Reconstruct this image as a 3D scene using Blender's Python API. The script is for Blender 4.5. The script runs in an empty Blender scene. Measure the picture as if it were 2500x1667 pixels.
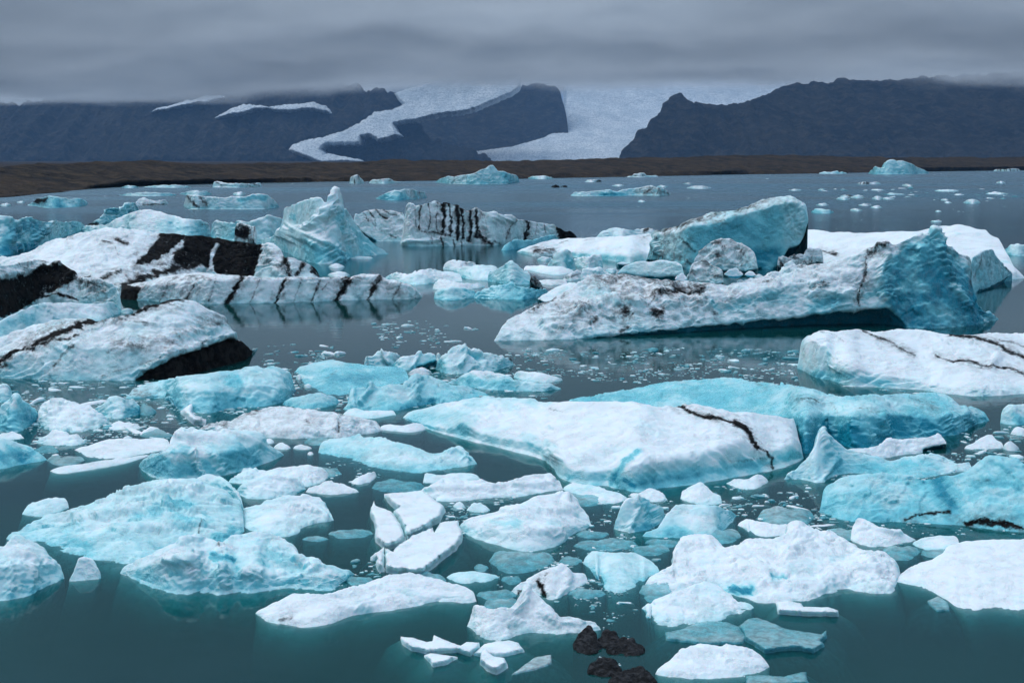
import bpy, math, random
import numpy as np
from mathutils import Vector
from mathutils.geometry import delaunay_2d_cdt

R = math.radians
scene = bpy.context.scene
col = scene.collection

# ---------------------------------------------------------------- camera
CAM_H, FPX, HZ = 12.0, 2500 * 50 / 36, 390.0
PITCH = math.atan((833.5 - HZ) / FPX)
cam_data = bpy.data.cameras.new('camera')
cam_data.lens, cam_data.sensor_width = 50, 36
cam_data.clip_start, cam_data.clip_end = 0.5, 80000
cam = bpy.data.objects.new('camera', cam_data)
cam.location = (0, 0, CAM_H)
cam.rotation_euler = (R(90) - PITCH, 0, 0)
col.objects.link(cam)
scene.camera = cam

# ---------------------------------------------------------------- sky, sun, exposure
SUN_EL, SUN_AZ = R(50), R(312)         # behind the cloud, up to the left
scene.view_settings.view_transform = 'Standard'
scene.view_settings.look = 'None'
scene.view_settings.gamma = 1
scene.view_settings.exposure = 0.22
world = bpy.data.worlds.new('World')
scene.world = world
world.use_nodes = True
wt = world.node_tree
wt.nodes.clear()


class NT:
    """tiny node helper"""
    def __init__(self, tree):
        self.t = tree

    def n(self, kind, **kw):
        node = self.t.nodes.new(kind)
        for k, v in kw.items():
            setattr(node, k, v)
        return node

    def put(self, sock, v):
        if hasattr(v, 'is_output') or isinstance(v, bpy.types.NodeSocket):
            self.t.links.new(v, sock)
        elif isinstance(v, (tuple, list)):
            sock.default_value = tuple(v) + (1,) if len(v) == 3 and len(sock.default_value) == 4 else v
        else:
            sock.default_value = v

    def math(self, op, a, b=0.0, c=0.0, clamp=False):
        m = self.n('ShaderNodeMath', operation=op, use_clamp=clamp)
        for s, v in zip(m.inputs, (a, b, c)):
            self.put(s, v)
        return m.outputs[0]

    def vmath(self, op, a, b=(0, 0, 0)):
        m = self.n('ShaderNodeVectorMath', operation=op)
        self.put(m.inputs[0], a)
        self.put(m.inputs[1], b)
        return m.outputs['Value'] if op in ('DOT_PRODUCT', 'LENGTH') else m.outputs[0]

    def mix(self, f, a, b):
        m = self.n('ShaderNodeMix', data_type='RGBA')
        self.put(m.inputs[0], f)
        self.put(m.inputs[6], a)
        self.put(m.inputs[7], b)
        return m.outputs[2]

    def noise(self, vec, scale, detail=4, rough=.55, dist=0.0, out='Fac'):
        m = self.n('ShaderNodeTexNoise')
        if vec is not None:
            self.put(m.inputs['Vector'], vec)
        m.inputs['Scale'].default_value = scale
        m.inputs['Detail'].default_value = detail
        m.inputs['Roughness'].default_value = rough
        m.inputs['Distortion'].default_value = dist
        return m.outputs[out]

    def ramp(self, f, lo, hi, a=0.0, b=1.0):
        m = self.n('ShaderNodeMapRange', interpolation_type='SMOOTHSTEP')
        self.put(m.inputs[0], f)
        for s, v in zip(m.inputs[1:5], (lo, hi, a, b)):
            self.put(s, v)
        return m.outputs[0]

    def attr(self, name):
        return self.n('ShaderNodeAttribute', attribute_name=name).outputs['Fac']

    def scale(self, vec, s):
        m = self.n('ShaderNodeMapping')
        self.put(m.inputs['Vector'], vec)
        m.inputs['Scale'].default_value = s
        return m.outputs[0]


CLOUD = (0.160, 0.204, 0.252)           # radiance of the overcast near the horizon
w = NT(wt)
tc = w.n('ShaderNodeTexCoord').outputs['Generated']
sky = w.n('ShaderNodeTexSky', sky_type='NISHITA', sun_disc=False)
sky.sun_elevation, sky.sun_rotation = SUN_EL, SUN_AZ
bg_sky = w.n('ShaderNodeBackground')
w.put(bg_sky.inputs[0], sky.outputs[0])
bg_sky.inputs[1].default_value = 0.10
sep = w.n('ShaderNodeSeparateXYZ')
w.put(sep.inputs[0], tc)
zz = w.math('MAXIMUM', sep.outputs[2], 0.0)
grad = w.math('MULTIPLY_ADD', w.math('POWER', zz, 2.2), 3.6, 1.0)         # overcast sky: the zenith is over four times the horizon
# stratus: layers flattened towards the horizon
flat = w.n('ShaderNodeCombineXYZ')
dn = w.math('ADD', zz, 0.07)
w.put(flat.inputs[0], w.math('DIVIDE', sep.outputs[0], dn))
w.put(flat.inputs[1], w.math('DIVIDE', sep.outputs[1], dn))
n1 = w.noise(w.scale(flat.outputs[0], (.35, 1.0, 1.0)), 0.85, 5, .5, .3)
n2 = w.noise(w.scale(tc, (2.2, 2.2, 9.0)), 1.6, 5, .55, .4)
lum = w.math('ADD', w.ramp(n1, .30, .72, .74, 1.24), w.ramp(n2, .32, .70, -.17, .20))
cl = w.n('ShaderNodeVectorMath', operation='SCALE')
w.put(cl.inputs[0], w.mix(w.ramp(n2, .35, .75), CLOUD, (0.185, 0.25, 0.345)))
w.put(cl.inputs[3], w.math('MULTIPLY', lum, grad))
bg_cl = w.n('ShaderNodeBackground')
w.put(bg_cl.inputs[0], cl.outputs[0])
mixw = w.n('ShaderNodeMixShader')
mixw.inputs[0].default_value = 0.93
w.put(mixw.inputs[1], bg_sky.outputs[0])
w.put(mixw.inputs[2], bg_cl.outputs[0])
wo = w.n('ShaderNodeOutputWorld')
w.put(wo.inputs[0], mixw.outputs[0])

sun_data = bpy.data.lights.new('sun', 'SUN')
sun_data.energy, sun_data.angle, sun_data.color = 1.5, R(35), (1.0, 0.995, 0.985)
sun = bpy.data.objects.new('sun', sun_data)
sd = Vector((math.sin(SUN_AZ) * math.cos(SUN_EL), math.cos(SUN_AZ) * math.cos(SUN_EL), math.sin(SUN_EL)))
sun.rotation_euler = (-sd).to_track_quat('-Z', 'Y').to_euler()
col.objects.link(sun)

scene.cycles.max_bounces = 8
scene.cycles.diffuse_bounces = 3
scene.cycles.glossy_bounces = 3
scene.cycles.transparent_max_bounces = 12
scene.cycles.volume_bounces = 1
scene.cycles.volume_max_steps = 256
scene.cycles.use_adaptive_sampling = True
scene.cycles.adaptive_threshold = 0.02

# ---------------------------------------------------------------- photo pixels -> rays
CP, SP = math.cos(PITCH), math.sin(PITCH)
TILES = {'A': (0, 0, 1.8816), 'B': (1250, 0, 1.8816), 'C': (0, 400, 2.352), 'D': (800, 380, 2.6133),
         'E': (1600, 380, 2.6133), 'F': (0, 800, 2.6133), 'G': (800, 820, 2.6133), 'H': (1600, 850, 2.6133),
         'I': (0, 1167, 2.6133), 'J': (600, 1167, 2.6133), 'K': (1400, 1167, 2.1382), 'L': (0, 430, 3.92),
         'M': (1240, 540, 3.5636), 'N': (1950, 380, 4.2764), 'O': (1350, 380, 3.6185), 'P': (680, 820, 3.92),
         'Q': (1250, 1150, 3.6185), 'Z': (0, 0, 1.0)}


def pts(tile, s):
    """'x y x y ...' read in an enlarged crop -> native photo pixels"""
    a = np.array([float(v) for v in s.replace(',', ' ').split()]).reshape(-1, 2) if isinstance(s, str) else np.array(s, float)
    ox, oy, k = TILES[tile]
    return a / k + np.array([ox, oy])


def rays(x, y):
    cx, cy = (np.asarray(x, float) - 1250) / FPX, (833.5 - np.asarray(y, float)) / FPX
    return cx, CP + cy * SP, -SP + cy * CP


def project(p):
    x, y, z = p[..., 0], p[..., 1], p[..., 2] - CAM_H
    f = y * CP - z * SP
    return np.stack([1250 + FPX * x / f, 833.5 - FPX * (y * SP + z * CP) / f], -1)


def at_depth(x, y, Y):
    dx, dy, dz = rays(x, y)
    t = Y / dy
    return np.stack([t * dx, t * dy, CAM_H + t * dz], -1)


def ground_depth(x, y):
    dx, dy, dz = rays(x, np.maximum(y, HZ + 2))
    return CAM_H / -dz * dy


# ---------------------------------------------------------------- noise
rs = np.random.RandomState(7)
PERM = np.concatenate([rs.permutation(256)] * 3)
GRD = rs.normal(size=(256, 3))
GRD /= np.linalg.norm(GRD, axis=1)[:, None]


def perlin(p):
    i = np.floor(p).astype(np.int64)
    f = p - i
    u = f * f * f * (f * (f * 6 - 15) + 10)
    i &= 255
    out = 0
    for a in (0, 1):
        wx = u[:, 0] if a else 1 - u[:, 0]
        for b in (0, 1):
            wy = u[:, 1] if b else 1 - u[:, 1]
            for c in (0, 1):
                wz = u[:, 2] if c else 1 - u[:, 2]
                h = PERM[PERM[PERM[(i[:, 0] + a) & 255] + ((i[:, 1] + b) & 255)] + ((i[:, 2] + c) & 255)]
                g = GRD[h]
                out = out + wx * wy * wz * (g[:, 0] * (f[:, 0] - a) + g[:, 1] * (f[:, 1] - b) + g[:, 2] * (f[:, 2] - c))
    return out * 1.6


def fbm(p, octaves=4, rid=0.0, gain=.5):
    out, amp, f = 0, 1.0, 1.0
    for k in range(octaves):
        n = perlin(p * f + 17.3 * k)
        if rid > 0:
            n = n * (1 - rid) + rid * ((1 - 2.2 * np.abs(n)) * .6)
        out = out + amp * n
        amp *= gain
        f *= 2.03
    return out


def facets(p, seed):
    """broken planes: every cell of a jittered grid tilts its own way"""
    i = np.floor(p).astype(np.int64)
    best = np.full(len(p), 1e9)
    val = np.zeros(len(p))
    for a in (-1, 0, 1):
        for b in (-1, 0, 1):
            for c in (-1, 0, 1):
                j = i + np.array([a, b, c])
                h = PERM[PERM[PERM[(j[:, 0] + seed) & 255] + (j[:, 1] & 255)] + (j[:, 2] & 255)]
                d = p - (j + .5 + .45 * GRD[h])
                r = (d * d).sum(1)
                k = r < best
                best[k] = r[k]
                g = GRD[(h * 7 + 3) & 255]
                val[k] = (d * g).sum(1)[k] + .35 * g[k, 2]
    return val


def noise1(x, seed, octaves=4):
    x = np.asarray(x, float)
    return fbm(np.stack([x, np.full_like(x, seed * 3.71), np.full_like(x, seed * 1.13)], -1), octaves)


def gsmooth(a, sig, axis):
    if sig <= 0:
        return a
    r = max(1, int(sig * 2.5))
    k = np.exp(-.5 * (np.arange(-r, r + 1) / sig) ** 2)
    k /= k.sum()
    pad = [(0, 0)] * a.ndim
    pad[axis] = (r, r)
    # odd reflection keeps the two end rows in place
    b = np.pad(a, pad, mode='reflect', reflect_type='odd') if a.shape[axis] > r else np.pad(a, pad, mode='edge')
    n = a.shape[axis]
    out = 0
    for j in range(2 * r + 1):
        sl = [slice(None)] * a.ndim
        sl[axis] = slice(j, j + n)
        out = out + k[j] * b[tuple(sl)]
    return out


def seg_dist(q, line):
    """distance of the points q to a polyline"""
    d = np.full(len(q), 1e9)
    for a, b in zip(line[:-1], line[1:]):
        ab = b - a
        t = np.clip(((q - a) @ ab) / max(ab @ ab, 1e-9), 0, 1)
        d = np.minimum(d, np.linalg.norm(q - a - t[:, None] * ab, axis=1))
    return d


def inside(q, poly):
    r = np.zeros(len(q), bool)
    x, y = q[:, 0], q[:, 1]
    for (x0, y0), (x1, y1) in zip(poly, np.roll(poly, -1, 0)):
        c = (y0 > y) != (y1 > y)
        if y1 != y0:
            r ^= c & (x < (x1 - x0) * (y - y0) / (y1 - y0) + x0)
    return r


def stroke(q, spec, seed):
    """weight 0..1 of a traced mark: polyline with a width, or a filled outline; edges wander"""
    line, wd, fill = spec
    qq = q + np.stack([noise1(q[:, 0] / 14 + q[:, 1] / 9, seed, 3), noise1(q[:, 1] / 12 - q[:, 0] / 19, seed + 5, 3)], -1) * min(wd * .8, 9)
    if fill:
        d = seg_dist(qq, np.vstack([line, line[:1]]))
        d = np.where(inside(qq, line), 0, d)
    else:
        d = seg_dist(qq, line) if len(line) > 1 else np.linalg.norm(qq - line[0], axis=1)
    wob = 1 + .55 * noise1(q[:, 0] / 31 - q[:, 1] / 37, seed + 11, 2)
    return np.exp(-1.3 * np.maximum(d / max(wd, .1) / np.maximum(wob, .35) - .15, 0) ** 2)


# ---------------------------------------------------------------- materials
def mat_new(name):
    m = bpy.data.materials.new(name)
    m.use_nodes = True
    m.node_tree.nodes.clear()
    return m, NT(m.node_tree)


def mat_ice(name, clear=0.0):
    m, s = mat_new(name)
    geo = s.n('ShaderNodeNewGeometry')
    pos = geo.outputs['Position']
    ash, blue, dirt = s.attr('ash'), s.attr('blue'), s.attr('dirt')
    px = s.attr('grain')                                   # metres per photo pixel: keeps the relief in step with size
    inv = s.math('DIVIDE', 1.0, s.math('MAXIMUM', px, .002))
    sc = s.n('ShaderNodeVectorMath', operation='SCALE')
    s.put(sc.inputs[0], pos)
    s.put(sc.inputs[3], inv)
    q = sc.outputs[0]                                      # position in "photo pixels"
    sepn = s.n('ShaderNodeSeparateXYZ')
    s.put(sepn.inputs[0], geo.outputs['Normal'])
    up = sepn.outputs[2]
    big = s.noise(q, .011, 4, .55, .4)
    mid = s.noise(q, .05, 5, .6, .3)
    fine = s.noise(q, .22, 5, .65)
    # weathered white crust on what faces up, denser blue ice where steep; also paints in top-light contrast
    steep = s.ramp(up, .25, .85, 1, 0)
    b0 = s.math('MULTIPLY_ADD', steep, .34, s.math('MULTIPLY_ADD', blue, .95, .22 if clear else 0.0))
    b1 = s.math('ADD', b0, s.math('MULTIPLY_ADD', big, .85, -.44))
    b2 = s.math('ADD', b1, s.math('MULTIPLY_ADD', mid, .42, -.21))
    c0 = s.mix(s.ramp(b2, .06, .46), (.84, .89, .90), (.585, .82, .83))
    c1 = s.mix(s.ramp(b2, .34, .80), c0, (.20, .63, .69))
    c2 = s.mix(s.ramp(b2, .66, 1.3), c1, (.010, .28, .385))
    # film of dust, then solid ash bands
    dmask = s.math('MULTIPLY', dirt, s.ramp(s.math('ADD', s.math('MULTIPLY', mid, .7), s.math('MULTIPLY', fine, .3)), .38, .66), clamp=True)
    c3 = s.mix(s.math('MULTIPLY', dmask, .8), c2, (.17, .165, .16))
    streak = s.noise(s.scale(q, (1, 1, .22)), .16, 4, .6, .2)
    anoise = s.math('MULTIPLY_ADD', s.math('ADD', s.math('MULTIPLY', mid, .4), s.math('ADD', s.math('MULTIPLY', fine, .3), s.math('MULTIPLY', streak, .3))), 2.3, -1.15)
    af = s.math('ADD', s.math('MULTIPLY', ash, .88), s.math('MULTIPLY', anoise, s.ramp(ash, .02, .30, 0, 1)))
    brown = s.mix(s.ramp(mid, .42, .62), (.004, .004, .0045), (.018, .0168, .0158))
    amask = s.ramp(af, .08, .86)
    c4 = s.mix(amask, c3, brown)
    speck = s.ramp(s.noise(q, .5, 2, .5), .70, .76, 0, .35)
    c5 = s.mix(s.math('MULTIPLY', speck, s.math('ADD', dirt, .12)), c4, (.10, .095, .09))
    bs = s.n('ShaderNodeBsdfPrincipled')
    s.put(bs.inputs['Base Color'], c5)
    s.put(bs.inputs['Roughness'], s.math('MAXIMUM', s.math('MULTIPLY_ADD', s.ramp(b2, .2, .8), -.3, s.ramp(fine, .3, .7, .42, .68)), s.math('MULTIPLY', amask, .85)))
    s.put(bs.inputs['Specular IOR Level'], s.math('MULTIPLY_ADD', amask, -.4, .5))
    bs.inputs['IOR'].default_value = 1.31
    bs.inputs['Subsurface Weight'].default_value = .3
    bs.inputs['Subsurface Radius'].default_value = (.15, .8, 1.0)
    bs.inputs['Subsurface Scale'].default_value = .22
    h = s.math('ADD', s.math('MULTIPLY', mid, 9.0), s.math('MULTIPLY', fine, 3.0))
    h2 = s.math('ADD', h, s.math('MULTIPLY', s.noise(q, .8, 3, .6), .6))
    bp = s.n('ShaderNodeBump')
    s.put(bp.inputs['Strength'], s.ramp(s.noise(q, .02, 3, .5, .5), .36, .62, .25, 1.0))   # glassy here, crusty there
    s.put(bp.inputs['Distance'], px)
    s.put(bp.inputs['Height'], h2)
    s.put(bs.inputs['Normal'], bp.outputs[0])
    out = s.n('ShaderNodeOutputMaterial')
    sh = bs.outputs[0]
    if clear:
        tr = s.n('ShaderNodeBsdfTransparent')
        tr.inputs[0].default_value = (.72, .9, .92, 1)
        mx = s.n('ShaderNodeMixShader')
        s.put(mx.inputs[0], s.ramp(mid, .3, .7, clear + .18, clear - .18))
        s.put(mx.inputs[1], sh)
        s.put(mx.inputs[2], tr.outputs[0])
        sh = mx.outputs[0]
    s.put(out.inputs[0], sh)
    return m


def mat_rock(name, cols, scale, bump, px):
    m, s = mat_new(name)
    geo = s.n('ShaderNodeNewGeometry')
    pos = geo.outputs['Position']
    a = s.noise(pos, scale, 6, .6, .4)
    b = s.noise(pos, scale * 5, 6, .65, .2)
    c = s.noise(pos, scale * 26, 4, .6)
    c0 = s.mix(s.ramp(a, .36, .64), cols[0], cols[1])
    c1 = s.mix(s.ramp(b, .42, .72), c0, cols[2])
    c2 = s.mix(s.ramp(c, .55, .75, 0, .7), c1, cols[3])
    bs = s.n('ShaderNodeBsdfPrincipled')
    s.put(bs.inputs['Base Color'], c2)
    bs.inputs['Roughness'].default_value = .95
    bs.inputs['Specular IOR Level'].default_value = .15
    bp = s.n('ShaderNodeBump')
    bp.inputs['Strength'].default_value = bump
    bp.inputs['Distance'].default_value = px
    s.put(bp.inputs['Height'], s.math('ADD', s.math('MULTIPLY', b, 4.0), c))
    s.put(bs.inputs['Normal'], bp.outputs[0])
    out = s.n('ShaderNodeOutputMaterial')
    s.put(out.inputs[0], bs.outputs[0])
    return m


def mat_glacier():
    m, s = mat_new('glacier_ice')
    pos = s.n('ShaderNodeNewGeometry').outputs['Position']
    a = s.noise(s.scale(pos, (1, .35, 1)), .006, 6, .65, .6)
    b = s.noise(s.scale(pos, (.5, .5, 2)), .03, 5, .65, .3)
    c0 = s.mix(s.ramp(a, .35, .62), (.66, .73, .78), (.90, .93, .95))
    f_ = s.noise(s.scale(pos, (1, .3, 2.2)), .085, 4, .65, .4)
    c0 = s.mix(s.ramp(f_, .44, .62, 0, .8), c0, (.28, .38, .46))
    c1 = s.mix(s.ramp(b, .5, .72, 0, .6), c0, (.24, .32, .39))
    dirt = s.attr('dirt')
    c2 = s.mix(s.math('MULTIPLY', dirt, s.ramp(a, .3, .6)), c1, (.16, .19, .23))
    bs = s.n('ShaderNodeBsdfPrincipled')
    s.put(bs.inputs['Base Color'], c2)
    bs.inputs['Roughness'].default_value = .8
    bp = s.n('ShaderNodeBump')
    bp.inputs['Strength'].default_value = .8
    bp.inputs['Distance'].default_value = 9
    s.put(bp.inputs['Height'], s.math('ADD', s.math('MULTIPLY', a, 3), b))
    s.put(bs.inputs['Normal'], bp.outputs[0])
    out = s.n('ShaderNodeOutputMaterial')
    s.put(out.inputs[0], bs.outputs[0])
    return m


def mat_water():
    m, s = mat_new('lagoon_water')
    geo = s.n('ShaderNodeNewGeometry')
    pos = geo.outputs['Position']
    # calm melt water with broad wind-ruffled lanes
    lane = s.ramp(s.noise(s.scale(pos, (.35, 1, 1)), .012, 4, .5, .6), .42, .6)
    sepp = s.n('ShaderNodeSeparateXYZ')
    s.put(sepp.inputs[0], pos)
    off = s.ramp(sepp.outputs[1], 120, 420)                # the open lagoon has more wind than the ice-choked cove
    rough = s.math('MULTIPLY_ADD', off, s.math('MULTIPLY_ADD', lane, .12, .16), .018)
    hgt = s.math('ADD', s.math('MULTIPLY', s.noise(s.scale(pos, (.6, 1, 1)), 1.1, 4, .55), .6),
                 s.math('MULTIPLY', s.noise(pos, 5.5, 3, .6), .12))
    bp = s.n('ShaderNodeBump')
    s.put(bp.inputs['Strength'], s.math('MULTIPLY_ADD', off, s.math('MULTIPLY_ADD', lane, .4, .6), .024))
    bp.inputs['Distance'].default_value = .5
    s.put(bp.inputs['Height'], hgt)
    silt = s.noise(s.scale(pos, (.5, 1, 1)), .09, 4, .55, .5)
    dif = s.n('ShaderNodeBsdfDiffuse')
    s.put(dif.inputs[0], s.mix(s.ramp(silt, .3, .7), (.005, .070, .069), (.008, .092, .086)))
    tr = s.n('ShaderNodeBsdfTransparent')
    tr.inputs[0].default_value = (.80, .95, .95, 1)
    body = s.n('ShaderNodeMixShader')
    body.inputs[0].default_value = .52
    s.put(body.inputs[1], dif.outputs[0])
    s.put(body.inputs[2], tr.outputs[0])
    gl = s.n('ShaderNodeBsdfGlossy')
    s.put(gl.inputs[0], s.mix(s.math('MULTIPLY', off, s.math('MULTIPLY_ADD', lane, .6, .4)), (.86, .95, 1.0), (.50, .68, .82)))   # wave self-shadowing put into the tint: ruffled water mirrors less sky
    s.put(gl.inputs['Roughness'], rough)
    s.put(gl.inputs['Normal'], bp.outputs[0])
    fr = s.n('ShaderNodeFresnel')
    fr.inputs['IOR'].default_value = 1.20
    s.put(fr.inputs['Normal'], bp.outputs[0])
    mx = s.n('ShaderNodeMixShader')
    s.put(mx.inputs[0], fr.outputs[0])
    s.put(mx.inputs[1], body.outputs[0])
    s.put(mx.inputs[2], gl.outputs[0])
    ab = s.n('ShaderNodeVolumeAbsorption')
    ab.inputs['Color'].default_value = (.0, .70, .70, 1)
    ab.inputs['Density'].default_value = 4.0
    out = s.n('ShaderNodeOutputMaterial')
    s.put(out.inputs[0], mx.outputs[0])
    s.put(out.inputs[1], ab.outputs[0])
    return m


ICE = mat_ice('glacier_berg_ice')
CLEAR = mat_ice('clear_melting_ice', .45)
WATER = mat_water()
MORAINE = mat_rock('moraine_heath', [(.012, .010, .009), (.042, .027, .017), (.085, .055, .030), (.005, .005, .005)], .022, 1.0, 2.2)
ROCK = mat_rock('mountain_rock', [(.016, .018, .021), (.050, .047, .040), (.105, .088, .066), (.006, .007, .010)], .003, 1.0, 45)
GLACIER = mat_glacier()
STONE = mat_rock('wet_basalt', [(.014, .0145, .0155), (.028, .028, .030), (.080, .082, .088), (.007, .007, .008)], 1.6, 1.0, .05)


# ---------------------------------------------------------------- mesh building
def mesh_obj(name, verts, faces, mat, attrs=None, smooth=True, parent=None):
    me = bpy.data.meshes.new(name)
    verts = np.asarray(verts, np.float32)
    quads = np.asarray(faces, np.int32)
    n, k = quads.shape
    me.vertices.add(len(verts))
    me.vertices.foreach_set('co', verts.ravel())
    me.loops.add(n * k)
    me.loops.foreach_set('vertex_index', quads.ravel())
    me.polygons.add(n)
    me.polygons.foreach_set('loop_start', np.arange(0, n * k, k, dtype=np.int32))
    me.polygons.foreach_set('use_smooth', np.full(n, smooth))
    me.update(calc_edges=True)
    me.validate()
    for an, av in (attrs or {}).items():
        a = me.attributes.new(an, 'FLOAT', 'POINT')
        a.data.foreach_set('value', np.broadcast_to(np.asarray(av, np.float32), (len(verts),)).ravel())
    me.materials.append(mat)
    o = bpy.data.objects.new(name, me)
    col.objects.link(o)
    if parent:
        o.parent = parent
    return o


def tag(o, label=None, cat=None, group=None, kind=None):
    for k, v in (('label', label), ('category', cat), ('group', group), ('kind', kind)):
        if v:
            o[k] = v
    return o


def recentre(o):
    """put the origin at the middle of the thing's foot"""
    me = o.data
    co = np.empty(len(me.vertices) * 3, np.float32)
    me.vertices.foreach_get('co', co)
    co = co.reshape(-1, 3)
    c = (co.min(0) + co.max(0)) / 2
    c[2] = 0
    me.vertices.foreach_set('co', (co - c).ravel())
    me.update()
    if o.parent:
        o.location = Vector(c) - o.parent.location
    else:
        o.location = c
    return o


HOSTS = {}
SEED = [0]


def paint(q, tile, marks, seed, front=None):
    out = np.zeros(len(q))
    for j, mk in enumerate(marks or []):
        s, wd, p = mk[:3]
        k = TILES[tile][2]
        line = pts(tile, p)
        mg = 4 * wd / k + 12
        sel = (q[:, 0] > line[:, 0].min() - mg) & (q[:, 0] < line[:, 0].max() + mg) & (q[:, 1] > line[:, 1].min() - mg) & (q[:, 1] < line[:, 1].max() + mg)
        if front is not None:
            sel &= front > 0
        if not sel.any():
            continue
        wgt = np.zeros(len(q))
        wgt[sel] = stroke(q[sel], (line, wd / k, len(mk) > 3 and mk[3] == 'fill'), seed + j * 3)
        out = np.maximum(out, s * wgt) if s > 0 else out + s * wgt
    return out


def depth_on(host, x, y):
    """depth of a thing already built, where it shows at these photo pixels"""
    q, Y = HOSTS[host]
    return np.array([Y[np.argmin((q[:, 0] - a) ** 2 + (q[:, 1] - b) ** 2)] for a, b in zip(np.atleast_1d(x), np.atleast_1d(y))])


def loft(name, tile, front, lines, label=None, cat='iceberg', group=None, mat=None, parent=None, key=None,
         amp=4.0, wl=55.0, layer=None, facet=.75, rid=.35, st=(1, 1, 1), jag=2.0, soft=2.0, back=1.0, shelf=.5, step=3.0, ref=None,
         on=None, ash=None, blue=0.0, bluem=None, dirt=0.0, dirtm=None, bump=None, kind=None, ice=True, rowstep=None, cs=1.0):
    """a body traced from its water line (front) and the edges above it; each edge lies on the slope (degrees)
    that rises from the edge below it. ref: pixel height of the true water line where the foot is undercut."""
    SEED[0] += 1
    seed = SEED[0]
    mat = mat or ICE
    fp = pts(tile, front)
    L = [(pts(tile, p), th) for p, th in lines]
    if ice:                                               # bergs cut by the frame go on a little and round off beyond it
        for side, cut in ((0, fp[:, 0].min() < -4), (-1, fp[:, 0].max() > 2504)):
            if cut:
                ex = -130 if side == 0 else 130
                yf = fp[side, 1]
                mk = lambda p, yy: np.vstack([[[p[0, 0] + ex, yy]], p]) if side == 0 else np.vstack([p, [[p[-1, 0] + ex, yy]]])
                fp = mk(fp, yf - 10)
                L = [(mk(p, yf - 14), t_) for p, t_ in L]
                if ref is not None:
                    ref = list(map(tuple, (lambda r_: np.vstack([[[r_[0, 0] - 400, r_[0, 1]]], r_, [[r_[-1, 0] + 400, r_[-1, 1]]]]))(np.array([float(v) for v in ref.split()]).reshape(-1, 2)))) if isinstance(ref, str) else ref
    x0 = min([fp[:, 0].min()] + [p[:, 0].min() for p, _ in L])
    x1 = max([fp[:, 0].max()] + [p[:, 0].max() for p, _ in L])
    ncol = int(np.clip((x1 - x0) / step, 10, 420 if ice else 1300))
    u = np.linspace(0, 1, ncol)
    xs = x0 + (x1 - x0) * u
    # columns gather at the two ends
    xs = x0 + (x1 - x0) * (.85 * u + .15 * (.5 - .5 * np.cos(np.pi * u)))
    tt = np.minimum(xs - x0, x1 - xs) / max(min(.05 * (x1 - x0), 14), 1e-6)
    e = np.sqrt(np.clip(1 - (1 - np.clip(tt, 0, 1)) ** 2, 0, 1))
    eb = np.sqrt(np.clip(1 - (1 - np.clip(np.minimum(u, 1 - u) / .22, 0, 1)) ** 2, 0.0004, 1))

    def line_y(p, s):
        y = np.interp(xs, p[:, 0], p[:, 1])
        return y + jag * noise1(xs / 26, seed + s, 3) * np.clip(tt, 0, 1)
    fy0 = np.interp(xs, fp[:, 0], fp[:, 1])
    # a foot far off is grazed by the line of sight: keep its wander small there
    fy = fy0 + (line_y(fp, .3) - fy0) * np.clip((fy0 - HZ - 8) / 160, 0, 1)
    if on is not None:
        Y = gsmooth(depth_on(on, xs, fy), 3, 0)
    elif ref is not None:
        rp = pts(tile, ref)
        Y = ground_depth(xs, np.interp(xs, rp[:, 0], rp[:, 1]))
    else:
        Y = ground_depth(xs, fy)
    Y = gsmooth(Y, min(4, ncol / 12), 0)
    P = [at_depth(xs, fy, Y)]
    hpx = 0
    seglen = []
    yprev = fy
    for j, (p, th) in enumerate(L):
        y = line_y(p, j + 1.7)
        y = yprev + np.minimum(y - yprev, -.4) * e
        if not np.isscalar(th):
            ta = pts(tile, [(a, 0) for a, _ in th])[:, 0]
            th = np.interp(xs, ta, [b for _, b in th])
        th = np.radians(th)
        dx, dy, dz = rays(xs, y)
        q = P[-1]
        if np.mean(th) < .6:                              # flat tops do not copy every notch of the foot
            q = gsmooth(q, max(2, ncol / 28), 0)
        c, s = np.cos(th), np.sin(th)
        t = (c * (q[:, 2] - CAM_H) - s * q[:, 1]) / (c * dz - s * dy)
        P.append(np.stack([t * dx, t * dy, CAM_H + t * dz], -1))
        seglen.append(max(4, (yprev - y).max()))
        yprev = y
    mpp = float(np.median(Y)) / FPX
    F, T = P[0], P[-1]
    if ice and mpp < .024 and blue > .03:                 # the near field is fresh, wet, bluer ice
        blue = blue + .10
    hh = np.maximum(T[:, 2] - F[:, 2], .02)
    bl = back * np.maximum(hh * .9, 6 * mpp) * eb
    zdeep = -3.0 if ice else -.6
    lift = F[:, 2] > .12
    sh = shelf * e
    U1 = F + np.stack([0 * xs, np.where(lift, .5 * F[:, 2] + .1, -.45 * sh), np.where(lift, -.05, -.16)], -1)
    U2 = F + np.stack([0 * xs, np.where(lift, 1.6 * F[:, 2] + .4, -sh), 0 * xs], -1)
    U2[:, 2] = np.where(lift, F[:, 2] * .55, -.42)
    U3 = U2.copy()
    U3[:, 1] = np.where(lift, U2[:, 1] + .4, F[:, 1] - (1.6 + 1.0 * shelf) * e)
    U3[:, 2] = np.where(lift, zdeep, -1.7)
    B1 = T + np.stack([0 * xs, bl * .45, -.22 * hh], -1)
    B2 = T + np.stack([0 * xs, bl, 0 * xs], -1)
    B2[:, 2] = np.where(lift, np.minimum(F[:, 2], T[:, 2]) - .05, -.05) if on is None else F[:, 2] - .1
    B3 = B2 + np.stack([0 * xs, .1 * bl, 0 * xs], -1)
    B3[:, 2] = zdeep
    if on is not None:
        for q in (U1, U2, U3):
            q[:, 1] = F[:, 1] + .02
            q[:, 2] = F[:, 2] - .25 * hh
        B3[:, 2] = F[:, 2] - .3 * hh
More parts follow.
